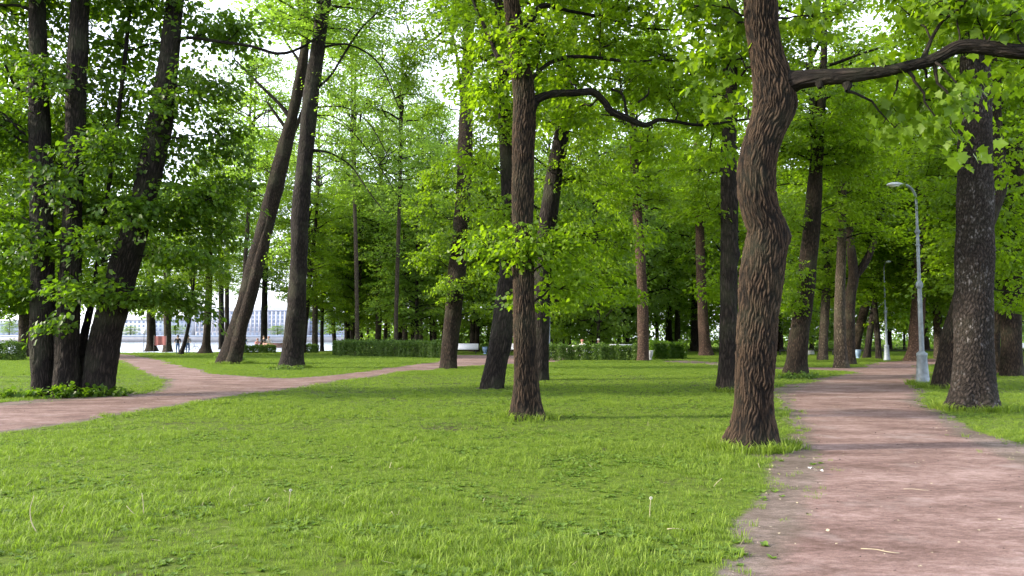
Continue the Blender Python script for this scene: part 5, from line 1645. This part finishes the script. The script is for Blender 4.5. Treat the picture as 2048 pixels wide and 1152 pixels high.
g_rng = np.random.default_rng(5)
pts, idx_, scl = [], [], []
tree_xy = np.array([[o_.location.x, o_.location.y] for o_ in bpy.data.objects if o_.parent is None and 'tree' in o_.name])
for (d0, d1, dens) in [(2.6, 7, 520), (7, 12, 360), (12, 20, 150), (20, 34, 75), (34, 58, 32), (58, 76, 12)]:
    hw = d1 * 0.74 + 2.5
    n = int(dens * (d1 - d0) * 2 * hw)
    P = np.stack([g_rng.uniform(-hw, hw, n), g_rng.uniform(d0, d1, n)], 1)
    P = P[np.abs(P[:, 0]) < P[:, 1] * 0.74 + 2.5]
    n = len(P)
    jit = P + g_rng.normal(0, 0.05 + 0.002 * d1, P.shape)
    wv_ = wear(jit) + (vnoise(P, 2.2, 3) - 0.5) * 0.35
    ok = g_rng.random(n) < np.clip((0.40 - wv_) / 0.22, 0.0, 1) + 0.03 * (wv_ < 0.6)
    land_ok = inside(P, np.array([list(p) for p in land]))
    bare = vnoise(P, 1.3, 11) * 0.35 + vnoise(P, 4.5, 12) * 0.65
    near = np.clip((13 - P[:, 1]) / 8, 0, 1)
    ok &= g_rng.random(n) < np.clip(1.1 - np.clip((bare - 0.50) * 9, 0, 1) * (0.25 + 0.40 * near), 0.45, 1)
    ok &= land_ok
    thin_ = np.clip((bare - 0.50) * 9, 0, 1)[ok]
    P = P[ok]
    n = len(P)
    r = g_rng.random(n)
    tall = vnoise(P, 0.9, 21)
    far = P[:, 1] > 30
    ii = np.where(r < 0.36, 0, np.where(r < 0.66, 1, np.where(r < 0.90, 2, np.where(r < 0.96, 3, 4))))
    ii = np.where((tall > 0.60) & (r > 0.6), 3, ii)
    ii = np.where((vnoise(P, 1.7, 31) > 0.60) & (g_rng.random(n) < 0.45), 4, ii)
    ii = np.where(far, 5, ii)
    s_ = g_rng.uniform(0.5, 1.05, n) * (0.42 + 0.72 * tall)
    s_ = np.where(P[:, 1] > 14, s_ * 1.15, s_) * (1 - 0.2 * thin_)
    pts.append(np.column_stack([P, np.full(n, 0.0)]))
    idx_.append(ii)
    scl.append(s_)
pts, idx_, scl = np.concatenate(pts), np.concatenate(idx_), np.concatenate(scl)
# taller rims of grass round the feet of the near trunks
for (tx, ty, rr_, n) in [(*gnd(1502, 897)[:2], 0.42, 120), (*gnd(1055, 838)[:2], 0.34, 60), (*gnd(1943, 820)[:2], 0.55, 110), (*gnd(1888, 777)[:2], 0.5, 70), (*gnd(1455, 783)[:2], 0.38, 40), (*gnd(583, 737)[:2], 0.75, 60), (*at(460, 716, 42)[:2], 1.0, 90), (*gnd(1846, 770)[:2], 0.3, 50), (*gnd(1590, 752)[:2], 0.6, 50)]:
    a = g_rng.uniform(0, 6.28, n)
    q = rr_ + np.abs(g_rng.normal(0, 0.12, n))
    pts = np.vstack([pts, np.column_stack([tx + q * np.cos(a), ty + q * np.sin(a), np.zeros(n)])])
    idx_ = np.concatenate([idx_, np.full(n, 3)])
    scl = np.concatenate([scl, g_rng.uniform(0.9, 1.7, n) * (1 + 0.015 * ty)])
print('grass tufts', len(pts))
gm = bpy.data.meshes.new('grass')
gm.vertices.add(len(pts))
gm.vertices.foreach_set('co', pts.astype(np.float32).ravel())
for nm, tp, dt in (('pick', 'INT', idx_.astype(np.int32)), ('size', 'FLOAT', scl.astype(np.float32)), ('turn', 'FLOAT', g_rng.uniform(0, 6.28, len(pts)).astype(np.float32))):
    gm.attributes.new(nm, tp, 'POINT').data.foreach_set('value', dt)
go = tag(add('grass', gm), 'fresh green lawn grass with weeds around the trunks', 'grass', kind='stuff')
ng = bpy.data.node_groups.new('grass_scatter', 'GeometryNodeTree')
ng.interface.new_socket('Geometry', in_out='INPUT', socket_type='NodeSocketGeometry')
ng.interface.new_socket('Geometry', in_out='OUTPUT', socket_type='NodeSocketGeometry')
gi, gx = ng.nodes.new('NodeGroupInput'), ng.nodes.new('NodeGroupOutput')
iop = ng.nodes.new('GeometryNodeInstanceOnPoints')
ci = ng.nodes.new('GeometryNodeCollectionInfo')
ci.inputs['Collection'].default_value = tufts
ci.inputs['Separate Children'].default_value = True
ci.inputs['Reset Children'].default_value = True
iop.inputs['Pick Instance'].default_value = True


def named(nm, tp):
    q = ng.nodes.new('GeometryNodeInputNamedAttribute')
    q.data_type = tp
    q.inputs[0].default_value = nm
    return q.outputs[0]


cb = ng.nodes.new('ShaderNodeCombineXYZ')
ng.links.new(named('turn', 'FLOAT'), cb.inputs[2])
e2r = ng.nodes.new('FunctionNodeEulerToRotation')
ng.links.new(cb.outputs[0], e2r.inputs[0])
ng.links.new(gi.outputs[0], iop.inputs['Points'])
ng.links.new(ci.outputs[0], iop.inputs['Instance'])
ng.links.new(named('pick', 'INT'), iop.inputs['Instance Index'])
ng.links.new(e2r.outputs[0], iop.inputs['Rotation'])
ng.links.new(named('size', 'FLOAT'), iop.inputs['Scale'])
ng.links.new(iop.outputs[0], gx.inputs[0])
go.modifiers.new('scatter', 'NODES').node_group = ng

# leafy shoots at the foot of the three-stemmed tree
def shoots(label, px, py, rx, h, n, seed, lm='leaf_deep', size=0.12, group=None):
    p = gnd(px, py)
    rg = np.random.default_rng(seed)
    o = thing('leafy_shoots', label, 'plant', (p[0], p[1], 0), group=group)
    a = rg.uniform(0, 6.28, n)
    q = rx * np.sqrt(rg.uniform(0, 1, n))
    tubes, SC = [], []
    for i in range(n):
        b = np.array([q[i] * math.cos(a[i]), 0.5 * q[i] * math.sin(a[i]), -0.02])
        e = b + np.array([rg.normal(0, .12), rg.normal(0, .12), h * rg.uniform(0.4, 1.0)])
        tubes.append((arc(b, e, rg, 4, 0, .08), np.linspace(.008, .004, 4)))
        for f in (0.5, 0.8, 1.0):
            SC.append(b + (e - b) * f)
    V, Q, U = join_tubes(tubes, 4)
    add('stems', mesh('stems', V, Q, M['bark_dark'], uv=U), o)['kind'] = 'stuff'
    SC = np.array(SC)
    OUT = unit(SC * np.array([1, 1, 0.2]) + rg.normal(0, .3, SC.shape))
    V, F, A = spray_leaves(SC, OUT, 0.16, 7, size, 'oval', rg)
    V[:, 2] = np.maximum(V[:, 2], 0.01)
    add('foliage', mesh('foliage', V, F, M[lm], attr=A), o)['kind'] = 'stuff'


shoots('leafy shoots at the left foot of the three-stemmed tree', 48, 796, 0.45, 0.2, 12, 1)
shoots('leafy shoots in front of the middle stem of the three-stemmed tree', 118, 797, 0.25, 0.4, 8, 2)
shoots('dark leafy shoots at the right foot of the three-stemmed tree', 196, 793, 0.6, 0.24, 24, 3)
shoots('weeds growing round the foot of the split leaning trunk', 462, 722, 0.9, 0.4, 30, 4, 'weed', 0.13)
shoots('weeds at the foot of the dark upright trunk between the left paths', 566, 741, 0.8, 0.25, 20, 5, 'weed', 0.1)
shoots('low weeds round the foot of the trunk at the bend of the pink path', 1590, 757, 0.75, 0.2, 20, 6, 'weed', 0.09)

# dandelion stalks, straws and litter
def stalk(label, px, py, pts_, r_, head=False, group='dry dandelion stalks in the lawn'):
    p = gnd(px, py)
    o = thing('dandelion_stalk', label, 'dandelion', (p[0], p[1], 0), group=group)
    P = catmull(np.array(pts_, float), 0.03)
    MB().tube(P, np.linspace(r_, r_ * 0.7, len(P)), 6).build('stem', M['stick'], o, smooth=True)
    if head:
        t = P[-1]
        rg = np.random.default_rng(3)
        n = 90
        D = unit(rg.normal(0, 1, (n, 3)))
        V, F, A = leaf_arrays(np.tile(t, (n, 1)), D, unit(rg.normal(0, 1, (n, 3))), np.full(n, 0.014), np.full(n, .5), 'diamond')
        add('seed_head', mesh('seed_head', V, F, M['fluff'], attr=A), o)
    return o


stalk('long pale bent stalk in the grass at the lower left', 78, 1072, [(0, 0, 0), (-.06, 0, .10), (-.075, 0, .2), (-.05, 0, .30)], 0.0045)
stalk('short bent straw in the grass near the lower left', 118, 1040, [(0, 0, 0), (.02, 0, .06), (.04, 0, .12)], 0.003)
stalk('pale upright stalk in the grass right of the crossed straws', 287, 1035, [(0, 0, 0), (-.005, 0, .1), (-.02, 0, .2)], 0.0035)
stalk('crossed pale straws lying low in the grass', 268, 1036, [(.02, 0, 0.02), (-.03, 0, .06), (-.065, 0, .10)], 0.0035)
stalk('thin curved stalk in the grass left of the dandelion clock', 461, 1005, [(0, 0, 0), (-.01, 0, .08), (.03, 0, .15)], 0.003)
stalk('white dandelion clock on a pale stem in the grass', 578, 1015, [(0, 0, 0), (.004, 0, .08), (.012, 0, .15)], 0.003, True)
stalk('white dandelion clock on a tall stem in the worn grass near the path', 1300, 1038, [(0, 0, 0), (.0, 0, .08), (.01, 0, .17)], 0.003, True)
stalk('leaning straw in the worn grass near the path', 1426, 975, [(0, 0, 0), (.04, 0, .05), (.09, 0, .09)], 0.003)
stalk('fallen pale straw in the worn grass', 1350, 1066, [(-.06, 0, .03), (0, 0, .035), (.07, 0, .025)], 0.004)
stalk('tiny bent straw in the grass near the lower middle', 790, 1035, [(-.03, 0, .05), (-.01, 0, .02), (.03, 0, .025), (.035, 0, .06)], 0.0025)


def twig(label, px, py, L, rz, r_=0.004):
    p = gnd(px, py)
    o = thing('fallen_twig', label, 'twig', (p[0], p[1], 0.0), rz, 'twigs on the pink path')
    MB().tube(catmull(np.array([(-L / 2, 0, .018), (-.1 * L, .012, .022), (.2 * L, -.008, .02), (L / 2, .01, .017)]), 0.03), np.full(len(catmull(np.array([(-L / 2, 0, .018), (-.1 * L, .012, .022), (.2 * L, -.008, .02), (L / 2, .01, .017)]), 0.03)), r_), 5).build('stick', M['stick'], o)
    return o


twig('straight pale twig on the pink path near its lower edge', 1760, 1107, 0.24, -0.5, 0.0028)
twig('thin twig in the middle of the pink path', 1832, 983, 0.22, -0.3, 0.002)
p = gnd(1632, 950)
o = thing('litter_paper', 'crumpled scrap of pale paper on the pink path edge', 'litter', (p[0], p[1], 0.012))
rg = np.random.default_rng(8)
gx_, gy_ = np.meshgrid(np.linspace(-.5, .5, 7), np.linspace(-.5, .5, 5))
zz = 0.02 + 0.035 * rg.random(gx_.shape) + 0.03 * (gx_ < -0.1)
PV = np.stack([gx_ * 0.15, gy_ * 0.07, zz], -1).reshape(-1, 3)
PQ = [[j * 7 + i, j * 7 + i + 1, (j + 1) * 7 + i + 1, (j + 1) * 7 + i] for j in range(4) for i in range(6)]
add('sheet', mesh('sheet', PV, np.array(PQ), M['paper']), o)
# bits of bark, bud scales and seed litter on the paths
n = 5200
Pp = np.vstack([np.stack([g_rng.uniform(-1, 9, n), g_rng.uniform(3.5, 24, n)], 1), np.stack([g_rng.uniform(-16, 2, n), g_rng.uniform(15, 34, n)], 1)])
wp_ = wear(Pp)
Pp = Pp[(wp_ > 0.25) & (g_rng.random(len(Pp)) < np.where(wp_ < 0.75, 0.9, 0.32))]
n = len(Pp)
C = np.column_stack([Pp, np.full(n, 0.018)])
V, F, A = leaf_arrays(C, np.column_stack([g_rng.normal(0, 1, (n, 2)), g_rng.normal(0, .15, n)]), np.tile([0, 0, 1.0], (n, 1)) + g_rng.normal(0, .3, (n, 3)), g_rng.uniform(0.008, 0.032, n), g_rng.random(n), 'diamond')
V[:, 2] = np.maximum(V[:, 2], 0.014)
midx = np.where(g_rng.random(n) < 0.45, 0, 1)
tag(add('path_litter', mesh('path_litter', V, F, [M['stick'], M['bark_dark']], attr=A, midx=midx)), 'small bud scales and bark bits strewn on the paths', 'debris', kind='stuff')

# dry blades and last year's leaf bits lying in the lawn
n = 1200
Pp = np.stack([g_rng.uniform(-9, 9, n), g_rng.uniform(3.2, 15, n)], 1)
Pp = Pp[wear(Pp) < 0.4]
n = len(Pp)
C = np.column_stack([Pp, g_rng.uniform(0.01, 0.04, n)])
T_ = np.array([[0, -.025, 0], [0, .025, 0], [1, .02, .06], [1, -.02, .06]])
D = unit(np.column_stack([g_rng.normal(0, 1, (n, 2)), g_rng.uniform(-0.1, 0.5, n)]))
Sd = unit(np.cross(D, np.tile([0, 0, 1.0], (n, 1))))
Ls = g_rng.uniform(0.03, 0.10, n)
V = C[:, None, :] + Ls[:, None, None] * (T_[None, :, 0, None] * D[:, None, :] + T_[None, :, 1, None] * Sd[:, None, :])
Q = np.arange(n * 4).reshape(-1, 4)
tag(add('dry_grass', mesh('dry_grass', V.reshape(-1, 3), Q, [M['stick'], M['bark_grey']], midx=np.where(g_rng.random(n) < 0.6, 0, 1))), 'dry straw blades and leaf bits lying in the near lawn', 'dry grass', kind='stuff')
